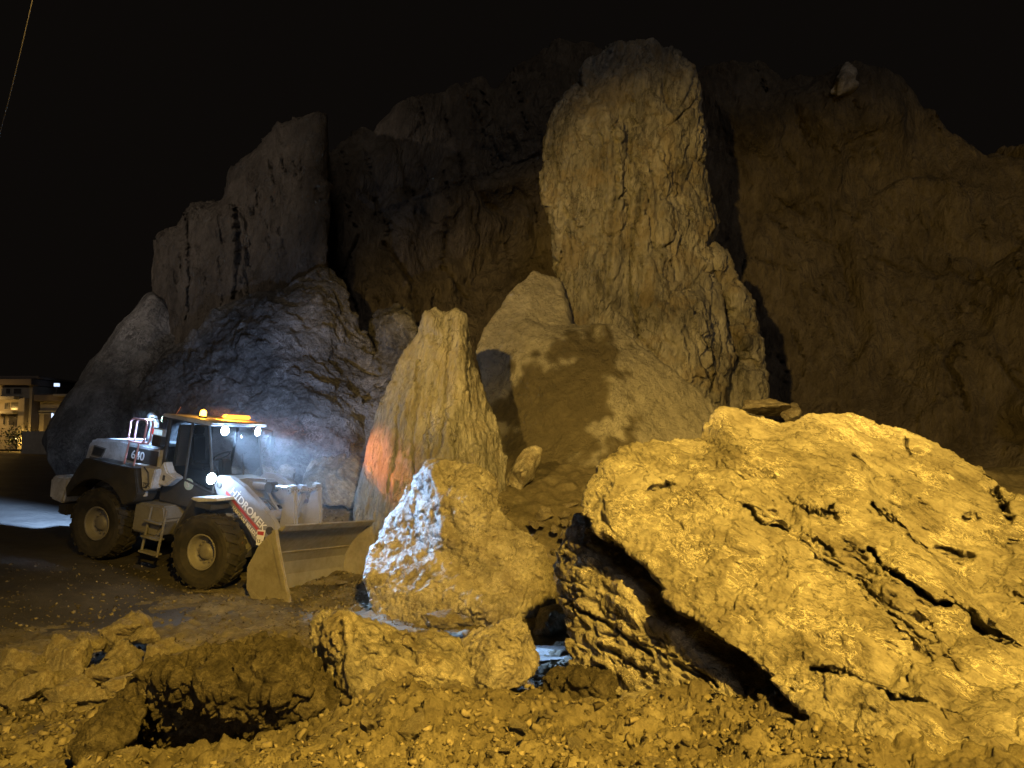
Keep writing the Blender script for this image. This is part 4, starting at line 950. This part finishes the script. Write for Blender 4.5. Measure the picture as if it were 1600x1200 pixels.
# bucket
BW = 1.47
SIDE = [(3.62, 1.70), (3.76, 1.40), (4.00, 0.95), (4.27, 0.50), (4.30, 0.36), (4.05, 0.22), (3.35, 0.19), (3.12, 0.40), (3.03, 0.82), (3.20, 1.22), (3.40, 1.52)]
INNER = [(4.36, 0.20), (3.95, 0.17), (3.45, 0.20), (3.22, 0.34), (3.10, 0.58), (3.08, 0.85), (3.18, 1.12), (3.34, 1.36), (3.50, 1.56), (3.66, 1.72)]
OUT = [(x - 0.035 * (1 if x < 3.6 else 0.2), z - (0.045 if z < 0.5 else -0.02)) for x, z in INNER]
bk = MB().prism(INNER + OUT[::-1], -BW, BW).build('bucket', M['bucket_in'], T, 0.004)
for s in (-1, 1):
    y0, y1 = sorted((s * (BW + 0.002), s * (BW + 0.06)))
    sp = MB().prism(SIDE, y0, y1).build('side_plate', M['bucket'], bk, 0.012)
    ye = s * (BW + 0.062); y0, y1 = sorted((ye, s * (BW + 0.10)))
    MB().prism([(3.62, 1.70), (3.76, 1.40), (4.00, 0.95), (4.20, 0.62), (4.10, 0.58), (3.88, 0.95), (3.64, 1.38), (3.53, 1.66)], y0, y1).build('wear_strip', M['bucket'], sp, 0.01)
    MB().prism([(4.10, 0.66), (4.24, 0.60), (4.33, 0.36), (4.16, 0.30), (4.06, 0.44)], y0, y1).build('side_cutter', M['bucket'], sp, 0.012)
    MB().prism([(3.20, 1.22), (3.40, 1.50), (3.66, 1.30), (3.70, 1.24), (3.22, 1.18)], *sorted((ye, s * (BW + 0.075)))).build('corner_plate', M['bucket'], sp, 0.006)
    MB().prism([(3.15, 0.46), (3.55, 0.32), (3.95, 0.36), (3.95, 0.31), (3.55, 0.26), (3.17, 0.38)], *sorted((ye, s * (BW + 0.08)))).build('wear_bar', M['bucket'], sp, 0.006)
MB().prism([(4.46, 0.15), (4.02, 0.11), (4.02, 0.145), (4.42, 0.19)], -BW - 0.05, BW + 0.05).build('cutting_edge', M['bucket'], bk, 0.006)
MB().prism([(3.60, 1.68), (3.74, 1.82), (3.78, 1.80), (3.68, 1.66)], -BW + 0.02, BW - 0.02).build('spill_guard', M['bucket'], bk, 0.01)
MB().prism([(3.13, 1.04), (3.17, 1.10), (3.19, 1.09), (3.15, 1.03)], -BW + 0.01, BW - 0.01).build('weld_seam', M['bucket'], bk)
pl = MB().prism([(2.72, 1.46), (2.92, 1.48), (2.90, 1.14), (2.74, 1.14)], -0.98, -0.965).build('marker_plate', M['letter'], T, 0.004)
MB().prism([(2.74, 1.36), (2.90, 1.37), (2.90, 1.45), (2.74, 1.43)], -0.985, -0.981).build('red_marking', M['red_paint'], pl)
text('plate_number', '15 t', M['black_letter'], pl, (2.75, -0.983, 1.20), (1, 0), 0.1)
MB().box(2.72, 2.9, -0.96, -0.82, 1.2, 1.3).build('plate_bracket', M['charcoal'], T)
bpv = Vector((3.62, -BW, 1.70))
bk.matrix_local = Matrix.Translation(bpv) @ Matrix.Rotation(R(-6), 4, 'Z') @ Matrix.Rotation(R(-2.5), 4, 'X') @ Matrix.Translation(-bpv)
# wheels
def make_wheel():
    Rr, hw = 0.81, 0.30
    m = MB().lathe([(-0.17, 0.36), (-0.24, 0.40), (-0.29, 0.52), (-hw, 0.64), (-0.285, 0.72), (-0.24, 0.765), (0.24, 0.765), (0.285, 0.72), (hw, 0.64), (0.29, 0.52), (0.24, 0.40), (0.17, 0.36)], 56)
    n = 22
    for k in range(n):                                             # tread lugs, alternating sides
        for s in (-1, 1):
            a = 2 * math.pi * (k + (0.5 if s > 0 else 0)) / n
            v = []
            for (yy, da) in ((0.02, -0.14), (0.285, 0.0)):
                for rr in (0.74, Rr if yy < 0.2 else Rr - 0.035):
                    for db in (-0.062, 0.062):
                        aa_ = a + (da + db) ; v.append((rr * math.cos(aa_), s * yy, rr * math.sin(aa_)))
            m.poly(v, [(0, 1, 3, 2), (4, 6, 7, 5), (0, 2, 6, 4), (1, 5, 7, 3), (2, 3, 7, 6), (0, 4, 5, 1)])
    w = m.build('wheel', M['rubber'], T)
    smooth_all(w.data, False)
    r = MB().lathe([(-0.20, 0.37), (-0.235, 0.385), (-0.245, 0.365), (-0.215, 0.335), (-0.10, 0.32), (-0.055, 0.28), (-0.05, 0.17), (-0.14, 0.15), (-0.16, 0.11), (-0.16, 0.001)], 40).build('rim', M['rim'], w, 0, True)
    MB().lathe([(0.20, 0.37), (0.22, 0.36), (0.1, 0.31), (0.05, 0.001)], 32).build('inner_rim', M['rim'], w, 0, True)
    bolt = None
    for k in range(12):
        a = 2 * math.pi * k / 12
        if bolt is None:
            bolt = MB().cyl((0, 0.02, 0), (0, -0.035, 0), 0.024, seg=6).build('wheel_bolt', M['rim'], w); b0 = bolt
        else:
            b0 = bolt.copy(); COL.objects.link(b0); b0.parent = w
        b0.location = (0.225 * math.cos(a), -0.06, 0.225 * math.sin(a))
    return w
def copy_tree(o, parent):
    c = o.copy(); COL.objects.link(c); c.parent = parent
    for ch in list(o.children): copy_tree(ch, c)
    return c
w0 = make_wheel()
spots = [(1.62, -1.05, 0), (1.62, 1.05, 180), (-1.45, -1.05, 0), (-1.45, 1.05, 180)]
for k, (x, y, rz) in enumerate(spots):
    w = w0 if k == 0 else copy_tree(w0, T)
    w.location = (x, y, 0.79); w.rotation_euler = (0, R(17 * k), R(rz))
MB().tube([(1.62, -0.9, 0.8), (1.62, 0.9, 0.8)], 0.16, 14).build('axle', M['frame'], T)
MB().tube([(-1.45, -0.9, 0.8), (-1.45, 0.9, 0.8)], 0.16, 14).build('axle', M['frame'], T)
# the loader's own lamps, and spots added among them
def on_loader(name, loc, tgt, power, col, size, cone, blend):
    p = LM @ Vector(loc); q = LM @ Vector(tgt)
    return lamp(name, 'SPOT', p, power, col, q, size, cone, blend)
LED = (0.36, 0.60, 1.0)
on_loader('loader_work_lamp', (1.12, -0.52, 3.30), (6.0, -1.3, 1.9), 3700, LED, 0.05, 46, 0.5)
on_loader('loader_work_lamp', (1.12, 0.56, 3.30), (6.0, -0.6, 1.7), 3700, LED, 0.05, 46, 0.5)
on_loader('loader_headlamp', (1.40, -1.0, 2.29), (7.0, -1.2, 2.3), 60, LED, 0.05, 60, 0.8)
lamp('loader_headlamp', 'SPOT', LM @ Vector((1.40, -1.0, 2.29)), 15000, LED, (0.45, 10.9, 0.05), 0.04, 6.5, 0.5)  # extra narrow beam added at the headlamp to light the pale road strip
on_loader('loader_headlamp', (1.70, 1.02, 2.06), (7.0, -0.6, 1.5), 420, LED, 0.05, 50, 0.6)
on_loader('dome_fill_spot', (0.4, 0.95, 3.30), (-3.0, 8.0, 3.4), 1200, (0.42, 0.58, 1.0), 0.05, 84, 0.9)  # added spot with no lens, throws blue light on the dome
on_loader('loader_rear_lamp', (-0.55, -1.05, 3.33), (-2.4, -0.9, 2.0), 280, (0.36, 0.6, 1.0), 0.05, 120, 0.5)
p_, q_ = LM @ Vector((-0.52, 0.80, 3.33)), Vector((-13.4, 19.9, 0.65))
lamp('loader_rear_lamp', 'SPOT', p_, 52000, (0.34, 0.56, 1.0), q_, 0.05, 60, 0.5)
for q_ in ((1.56, -1.30, 2.34), (1.76, 1.02, 2.06), (1.22, -0.52, 3.28), (1.22, 0.56, 3.28)):
    lamp('loader_lens_scatter', 'POINT', LM @ Vector(q_), 30, LED, None, 0.04)
on_loader('loader_beacon_beam', (0.27, -0.40, 3.75), (5.2, 3.6, 1.5), 3600, (1.0, 0.25, 0.012), 0.06, 46, 1.0)
o = lamp('loader_beacon_glow', 'POINT', LM @ Vector((0.27, -0.40, 3.72)), 8, (1.0, 0.42, 0.05), None, 0.05)
# ------------------------------------------------------------------ loose rocks
random.seed(5); rng = np.random.default_rng(5)
def hull_mesh(seed, n=16, squash=(1, 1, 1)):
    r = np.random.default_rng(seed)
    p = r.normal(size=(n, 3)); p /= np.linalg.norm(p, axis=1)[:, None]
    p *= r.uniform(0.75, 1.1, (n, 1)) * np.array(squash)
    bm = bmesh.new()
    for q in p: bm.verts.new(q)
    bmesh.ops.convex_hull(bm, input=bm.verts)
    bmesh.ops.delete(bm, geom=[v for v in bm.verts if not v.link_faces], context='VERTS')
    bmesh.ops.recalc_face_normals(bm, faces=bm.faces)
    me = bpy.data.meshes.new('tmp'); bm.to_mesh(me); bm.free(); return me
def detailed_rock(seed, n=13, squash=(1, 0.85, 0.7), voxel=0.036):
    me = remesh([hull_mesh(seed, n, squash)], voxel)
    co = laplace(me, get_co(me), 2); set_co(me, co); no = get_no(me)
    d = layer(co, ('fbm', 0.03, 0.7, {'seed': seed}), 0) + layer(co, ('facet', 0.05, 0.45, {'seed': seed, 'warp': 0.2}), 1) + layer(co, ('facet', 0.03, 0.16, {'seed': seed + 3, 'warp': 0.3}), 2) + layer(co, ('ridge', 0.015, 0.2, {'seed': seed}), 3)
    set_co(me, co + no * d[:, None]); smooth_all(me); me.name = 'angular_rock'
    return me
M['heap'] = rock_mat('heap_limestone', (0.12, 0.105, 0.08), (0.215, 0.19, 0.15), (0.31, 0.28, 0.225), 2.2, 0.3, 0.7, 0.02, None, None, ((0.13, 0.10, 0.06), 0.6), 0.4)
ROCKS = [detailed_rock(100 + k, 11 + k % 4, (1, 0.8 + 0.05 * (k % 3), 0.62 + 0.06 * (k % 4))) for k in range(6)]
for me in ROCKS: me.materials.append(M['heap'])
def put_rock(name, me, p, r, label, cat, group=None, rot=None):
    o = bpy.data.objects.new(name, me); COL.objects.link(o)
    o.location = p; o.scale = (r[0], r[1], r[2]) if hasattr(r, '__len__') else (r, r, r)
    o.rotation_euler = rot if rot is not None else (random.uniform(-.4, .4), random.uniform(-.4, .4), random.uniform(0, 6.28))
    tag(o, label, cat, group); return o
heap = [(203, 988, 84, 64, 'rounded top rock of the heap of rocks at the far left'), (140, 1008, 56, 46, None), (30, 1040, 66, 54, 'leftmost rock at the edge of the rock heap, against the photo border'), (90, 1026, 60, 50, None), (118, 1040, 76, 76, 'tall pale rock in the middle of the rock heap at the left'),
        (200, 1022, 64, 46, None), (168, 1056, 66, 50, None), (52, 1082, 76, 60, 'broad pale rock low at the left of the rock heap'), (108, 1086, 64, 52, None), (192, 1082, 100, 44, 'long slab shaped rock at the right foot of the rock heap'),
        (150, 1096, 60, 40, None), (236, 1030, 46, 36, None), (18, 1096, 56, 46, None), (76, 1112, 62, 34, None), (12, 1064, 44, 40, None), (248, 1060, 40, 34, None), (132, 1118, 60, 28, None), (170, 1000, 40, 34, None), (60, 1052, 44, 34, None), (224, 1000, 40, 40, None), (100, 1060, 36, 30, None), (262, 1010, 30, 22, None)]
for k, (px, py, w, h, lab) in enumerate(heap):
    d = 8.5 + (1118 - py) / 155.0 * 2.3
    p = P(px, py, d)
    s = w * d / FPX / 1.6
    put_rock('heap_rock', ROCKS[k % 6], p, (s, s, s * 1.5 * h / w), lab or 'angular rock among the others in the rock heap at the left', 'rock', 'rocks of the heap at the left')
# rocks behind the loader, lit blue
sh = shell([(468, 770, 20.5), (476, 735, 20.8), (484, 718, 20.8), (520, 707, 20.9), (560, 714, 20.8), (580, 742, 20.5), (575, 790, 19.8), (480, 790, 19.8)], inner=[(500, 735, 20.2), (540, 740, 20.1), (520, 765, 19.8)], thick=1.2)
tag(rock('broken_rock', [sh], 0.04, [('fbm', 0.08, 0.8), ('facet', 0.12, 0.6, {'warp': 0.5}), ('facet', 0.05, 0.25)], M['slab'], smooth=1), 'block of rock behind the bucket linkage, lit bluish, at the foot of the dark dome', 'rock')
sh = shell([(380, 770, 20.6), (384, 735, 20.9), (402, 722, 21), (430, 735, 21), (448, 730, 20.9), (464, 735, 20.8), (466, 760, 20.4), (464, 790, 20), (385, 790, 20)], inner=[(410, 745, 20.3), (445, 750, 20.2)], thick=1.0)
tag(rock('broken_rock', [sh], 0.04, [('fbm', 0.08, 0.6), ('facet', 0.12, 0.5, {'warp': 0.5}), ('facet', 0.06, 0.22)], M['slab'], smooth=1), 'low blue lit rock seen over the loader arm, left of the block', 'rock')
sh = shell([(208, 690, 24.6), (222, 640, 25), (240, 612, 25), (258, 604, 25), (262, 640, 24.8), (262, 700, 24)], inner=[(240, 650, 24.2)], thick=1.2)
tag(rock('broken_rock', [sh], 0.05, [('fbm', 0.1, 0.8), ('facet', 0.12, 0.6)], M['dark_cliff'], smooth=1), 'dim pointed rock standing behind the exhaust of the loader', 'rock')
# rocks against the cliff foot and in the gaps
gap = [(690, 905, 70, 11.7), (880, 860, 44, 13.2), (845, 905, 60, 12.4)]
for k in range(26):
    px = rng.uniform(785, 905); py = 762 + (px - 785) * 0.25 + rng.uniform(0, 95)
    d = np.interp(py, [760, 870], [18.6, 14.8]); s = rng.uniform(14, 38) * d / FPX / 1.8
    put_rock('rubble_rock', ROCKS[k % 6], P(px, py, d), (s, s, s * rng.uniform(.6, .95)), 'angular rubble rock in the gap left of the huge boulder', 'rock', 'rubble between the boulders')
for k in range(34):
    px = rng.uniform(530, 680); py = 905 + (px - 530) * 0.22 + rng.uniform(-2, 42)
    q, d = on_ground(px, py); s = rng.uniform(7, 22) * d / FPX / 1.8
    put_rock('rubble_rock', ROCKS[k % 6], q + np.array([0, 0, s * 0.35]), (s, s, s * rng.uniform(.5, .9)), 'dark angular rock in the rubble at the tip of the bucket', 'rock', 'rubble in front of the bucket')
for px, py, w, h, lab in ((690, 968, 62, 34, 'grey rock with a blue lit corner in front of the chest high boulder'), (722, 975, 40, 34, 'small blue lit rock beside the grey rock below the boulder'), (1205, 640, 110, 36, 'low broken rock on the skyline behind the huge boulder'), (1240, 645, 60, 30, 'small block right of the low rock behind the huge boulder')):
    d = 11.0 if px < 800 else 21.5
    s = w * d / FPX / 1.8
    put_rock('broken_rock', ROCKS[(px // 7) % 6], P(px, py, d), (s, s, s * 1.3 * h / w), lab, 'rock', None, (0.1, 0.1, px * 0.1))
# pieces of the scree slope behind the bucket
for k in range(40):
    px = rng.uniform(478, 640); py = rng.uniform(770, 850)
    q, d = on_ground(px, py); s = rng.uniform(5, 15) * d / FPX / 1.8
    put_rock('scree_stone', ROCKS[k % 6], q, (s, s, s * .7), 'small stone in the scree slope behind the bucket', 'stone', 'stones of the scree slope')
# stones on the near earth
STONES = []
for k in range(8):
    me = hull_mesh(300 + k, 12, (1, 0.8, 0.55)); me.name = 'stone'; me.materials.append(M['heap']); STONES.append(me)
sp_l = [(580, 1152, 56, 'dark pointed stone standing in the earth, bottom centre left'), (604, 1128, 34, 'stone behind the dark pointed stone in the near earth'), (650, 1150, 64, 'rounded lump of stone right of the dark pointed stone in the near earth'), (215, 1140, 26, 'small pale stone on the earth below the long dark clod'), (300, 1190, 30, 'pale flat stone at the bottom edge, below the hollow')]
for px, py, w, lab in sp_l:
    q, d = on_ground(px, py); s = w * d / FPX / 1.8
    put_rock('stone', ROCKS[(px // 3) % 6], q + np.array([0, 0, s * 0.35]), (s, s * .8, s * 1.1), lab, 'stone', None, (0.3, -0.5, px * 0.3))
n = 0
while n < 290:
    px = rng.uniform(-40, 1340); py = rng.uniform(1040, 1240)
    q, d = on_ground(px, py)
    if d > 9: continue
    w = min(46, 8 * math.exp(rng.exponential(0.55))); s = w * d / FPX / 1.8
    q[2] = ground_at(q[0], q[1])[0] + s * 0.22
    big = w > 20
    put_rock('stone', ROCKS[n % 6] if big else STONES[n % 8], q, (s, s * rng.uniform(.6, 1), s * rng.uniform(.5, .9)), 'loose stone lying on the churned earth in the foreground', 'stone', 'loose stones on the near earth')
    n += 1
# gravel that nobody could count
iv = np.array([(x, y, z) for x in (-.7, .7) for y in (-.7, .7) for z in (-.7, .7)])
if_ = np.array([(0, 1, 3), (0, 3, 2), (4, 6, 7), (4, 7, 5), (0, 4, 5), (0, 5, 1), (2, 3, 7), (2, 7, 6), (0, 2, 6), (0, 6, 4), (1, 5, 7), (1, 7, 3)])
def gravel(name, n, sample, mat, wmin, wmax):
    xs, ys, ss = [], [], []
    while len(xs) < n:
        px, py = sample()
        q, d = on_ground(px, py)
        if d > 24: continue
        xs.append(q[0] + rng.normal() * 0.04); ys.append(q[1] + rng.normal() * 0.1); ss.append(wmin * (wmax / wmin) ** (rng.uniform() ** 2.2) * min(d, 14) / FPX / 1.8)
    xs, ys, ss = map(np.array, (xs, ys, ss))
    zs = ground_at(xs, ys) + ss * 0.2
    k = len(iv)
    jit = iv[None] * rng.uniform(0.35, 1.25, (n, k, 3))
    a = rng.uniform(0, 6.28, n); c, s = np.cos(a), np.sin(a)
    sc = rng.uniform(0.45, 1.3, (n, 1, 3)) * np.array([1.15, 0.85, 0.7]); jit = jit * sc
    tl = rng.uniform(-0.9, 0.9, n); ct, st = np.cos(tl)[:, None], np.sin(tl)[:, None]
    jit = np.stack([jit[..., 0] * ct - jit[..., 2] * st, jit[..., 1], jit[..., 0] * st + jit[..., 2] * ct], -1)
    x = jit[..., 0] * c[:, None] - jit[..., 1] * s[:, None]; y = jit[..., 0] * s[:, None] + jit[..., 1] * c[:, None]
    co = np.stack([x * ss[:, None] + xs[:, None], y * ss[:, None] + ys[:, None], jit[..., 2] * ss[:, None] + zs[:, None]], -1).reshape(-1, 3)
    f = (if_[None] + (np.arange(n) * k)[:, None, None]).reshape(-1, 3)
    o = link(name, mesh_np(name, co, f), mat); tag(o, None, None, None, 'stuff'); return o
M['gravel'] = dirt_mat('crushed_stone', (0.075, 0.066, 0.048), (0.125, 0.11, 0.08), (0.19, 0.17, 0.13), 0, 3.0, 0.008)
t_ = M['gravel'].node_tree; b_n = t_.nodes['Principled BSDF']
gi = t_.nodes.new('ShaderNodeNewGeometry'); src = b_n.inputs['Base Color'].links[0].from_socket          # every stone its own tone
t_.links.new(mixc(t_, 1.0, src, ramp(t_, gi.outputs['Random Per Island'], [(0.0, (0.4, 0.37, 0.33)), (0.55, (0.95, 0.92, 0.87)), (1.0, (1.9, 1.86, 1.8))]), 'MULTIPLY'), b_n.inputs['Base Color'])
gravel('gravel', 12000, lambda: (rng.uniform(-60, 1380), 1240 - 200 * rng.uniform() ** 1.2), M['gravel'], 2.6, 20)
gravel('scree_gravel', 2600, lambda: (rng.uniform(440, 800), rng.uniform(745, 985)), M['gravel'], 3, 9)
gravel('road_gravel', 3200, lambda: (560 - 580 * rng.uniform() ** 1.6, rng.uniform(880, 1060)), M['gravel'], 2, 8)

# ------------------------------------------------------------------ far house, garden wall, shrub, cable
M['plaster'] = dirt_mat('house_plaster', (0.16, 0.14, 0.11), (0.23, 0.20, 0.16), (0.29, 0.26, 0.21), 0, 0.5, 0.01)
M['concrete'] = dirt_mat('grey_concrete', (0.16, 0.15, 0.135), (0.23, 0.215, 0.19), (0.30, 0.28, 0.25), 0, 0.6, 0.01)
M['roof_tile'] = paint('dark_roof', (0.10, 0.08, 0.07), 0.8)
M['pane'] = paint('dark_window_pane', (0.03, 0.03, 0.035), 0.15)
M['wood'] = paint('dark_door_wood', (0.05, 0.04, 0.035), 0.7)
M['lamp_white'] = emit('house_lamp', (0.55, 0.7, 1.0), 1.6)
M['lamp_bulb'] = emit('wall_lamp_bulb', (1.0, 0.75, 0.3), 8.0)
def hx(px, d): return (px - 800) * d / FPX
def hz(py, d): return P(800, py, d)[2]
def box_part(name, par, px0, px1, py0, py1, d0, d1, mat, bevel=0.0):
    d = 62.0
    x0, x1, z0, z1 = hx(px0, d), hx(px1, d), hz(py1, d), hz(py0, d)
    ox, oy, oz = par.location if par.parent is None else par.parent.location
    return MB().box(x0 - ox, x1 - ox, d0 - oy, d1 - oy, z0 - oz, z1 - oz).build(name, mat, par, bevel)
def house(name, px, lab):
    o = bpy.data.objects.new(name, None); COL.objects.link(o); o.location = (hx(px, 62), 62, hz(700, 62)); tag(o, lab, 'house'); return o
h1 = house('house', 0, 'two storey house with a lit corner pillar and balconies, at the far left')
box_part('wall', h1, -120, 49, 602, 702, 62, 72, M['plaster'])
box_part('roof', h1, -126, 54, 592, 602, 61.4, 72.6, M['roof_tile'], 0.05)
box_part('roof_edge', h1, -126, 58, 587, 591, 62.0, 72.0, M['roof_tile'], 0.05)
box_part('balcony', h1, 0, 36, 620, 625, 60.8, 61.99, M['concrete'], 0.03)
box_part('balcony', h1, 0, 34, 643, 647, 60.9, 61.99, M['concrete'], 0.03)
box_part('pillar', h1, 35, 45, 622, 702, 61.4, 61.99, M['plaster'], 0.03)
for x0, x1, y0, y1 in ((7, 14, 629, 640), (17, 30, 628, 641), (6, 11, 650, 664), (15, 29, 650, 665), (8, 16, 606, 616), (20, 33, 606, 616)):
    f = box_part('window', h1, x0, x1, y0, y1, 61.93, 61.99, M['concrete'])
    box_part('pane', f, x0 + .9, x1 - .9, y0 + .9, y1 - .9, 61.90, 61.928, M['pane'])
h2 = house('house', 90, 'low dim house with a white tube lamp by its dark door')
box_part('wall', h2, 50, 128, 626, 700, 63, 72, M['plaster'])
box_part('roof', h2, 47, 128, 616, 626, 62.2, 72.6, M['roof_tile'], 0.05)
box_part('roof_ledge', h2, 88, 122, 616, 619, 61.4, 62.19, M['concrete'], 0.03)
box_part('string_course', h2, 50, 112, 641, 643, 62.8, 62.99, M['concrete'])
box_part('string_course', h2, 50, 110, 645, 646.5, 62.85, 62.99, M['concrete'])
box_part('door', h2, 58, 70, 646, 676, 62.93, 62.99, M['wood'])
for x0, x1, y0, y1 in ((84, 99, 637, 648), (81, 87, 656, 670), (108, 120, 626, 634)):
    f = box_part('window', h2, x0, x1, y0, y1, 62.93, 62.99, M['concrete'])
    box_part('pane', f, x0 + .9, x1 - .9, y0 + .9, y1 - .9, 62.90, 62.928, M['pane'])
box_part('tube_lamp', h2, 71.2, 73.6, 645, 655, 62.8, 62.92, M['lamp_white'])
rl = box_part('roof_lamp', h2, 70.5, 76.5, 597, 602, 63.0, 63.3, M['lamp_white'])
box_part('lamp_post', h2, 73, 74, 602, 616, 63.1, 63.2, M['wood'])
gw = MB().box(0, 2.4, 0, 0.3, 0, 1.9).build('garden_wall', M['concrete'], None, 0.03); gw.location = (hx(36, 58), 58, hz(712, 58)); tag(gw, 'low concrete garden wall in front of the far houses', 'wall')
lp = MB().cyl((0, 0, 0), (0, 0, 0.5), 0.03).build('ground_lamp', M['wood']); lp.location = (hx(33, 61), 60.6, hz(697, 61)); tag(lp, 'small ground lamp lighting the corner pillar of the far house', 'lamp')
bl = MB().lathe([(0, .001), (0, .1), (.12, .1), (.16, .001)], 12)
for v in bl.bm.verts: v.co = Vector((v.co.x, v.co.z, 0.5 + v.co.y))
bl.build('bulb', M['lamp_bulb'], lp)
lamp('ground_lamp_light', 'POINT', (hx(38, 61), 61.0, hz(686, 61)), 240, (1.0, 0.60, 0.13), None, 0.12)
lamp('facade_fill_light', 'POINT', (hx(-14, 61), 60.0, hz(640, 61)), 240, (1.0, 0.58, 0.15), None, 0.2)  # unseen point light added to warm the facade
# shrub
M['leaf'] = paint('shrub_leaf', (0.06, 0.075, 0.025), 0.7)
n = 700
c = rng.normal(size=(n, 3)) * np.array([0.55, 0.4, 0.45]); ax = rng.normal(size=(n, 3)); ax /= np.linalg.norm(ax, axis=1)[:, None]
bx_ = np.cross(ax, rng.normal(size=(n, 3))); bx_ /= np.linalg.norm(bx_, axis=1)[:, None]
ls = rng.uniform(0.06, 0.13, (n, 1))
co = np.stack([c - ax * ls, c + bx_ * ls * .5, c + ax * ls, c - bx_ * ls * .5], 1).reshape(-1, 3)
sb = bpy.data.objects.new('shrub', None); COL.objects.link(sb); sb.location = (hx(26, 60), 60.2, hz(700, 60)); tag(sb, 'lit shrub at the foot of the corner pillar of the far house', 'shrub')
f = link('foliage', mesh_np('foliage', co + np.array([0, 0, 0.9]), np.arange(4 * n).reshape(n, 4)), M['leaf'], sb)
MB().cyl((0, 0, -0.1), (0, 0, 0.9), 0.06, 0.03, 8).build('trunk', M['wood'], sb)
# overhead cable at the top left
cb = MB()
a, b_ = Vector(P(60, -40, 9.0)), Vector(P(-30, 300, 12.0))
cb.tube([a.lerp(b_, t) + Vector((0, 0, -0.25 * math.sin(math.pi * t))) for t in np.linspace(0, 1, 14)], 0.006, 6)
cbl = cb.build('cable', paint('cable_sheath', (0.16, 0.15, 0.14), 0.6)); tag(cbl, 'thin overhead cable crossing the top left corner of the night sky', 'cable')
# outcrop on the skyline; pale rock stands in for light on it
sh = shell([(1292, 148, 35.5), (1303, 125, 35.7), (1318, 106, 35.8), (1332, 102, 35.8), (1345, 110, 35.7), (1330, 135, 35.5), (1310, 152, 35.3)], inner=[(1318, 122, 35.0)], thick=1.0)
tag(rock('outcrop', [sh], 0.08, [('facet', 0.25, 0.9, {'warp': 0.5}), ('fbm', 0.1, 0.5)], M['pale'], smooth=1), 'jagged outcrop on the cliff skyline at the upper right, its light painted as pale rock', 'outcrop')

# ------------------------------------------------------------------ dust hanging round the loader's lamps
hz_m = bpy.data.materials.new('hanging_dust'); hz_m.use_nodes = True
hn = hz_m.node_tree.nodes; hn.clear()
pv = hn.new('ShaderNodeVolumePrincipled'); pv.inputs['Color'].default_value = (0.9, 0.9, 0.9, 1); pv.inputs['Density'].default_value = 0.012; pv.inputs['Anisotropy'].default_value = 0.2
ho = hn.new('ShaderNodeOutputMaterial'); hz_m.node_tree.links.new(pv.outputs[0], ho.inputs['Volume'])
bm = bmesh.new(); bmesh.ops.create_icosphere(bm, subdivisions=3, radius=1.0); me = bpy.data.meshes.new('dust_cloud'); bm.to_mesh(me); bm.free()
hb = link('dust_cloud', me, hz_m); hb.location = LM @ Vector((1.4, 0, 2.6)); hb.scale = (3.2, 2.6, 2.0); tag(hb, None, None, None, 'stuff')
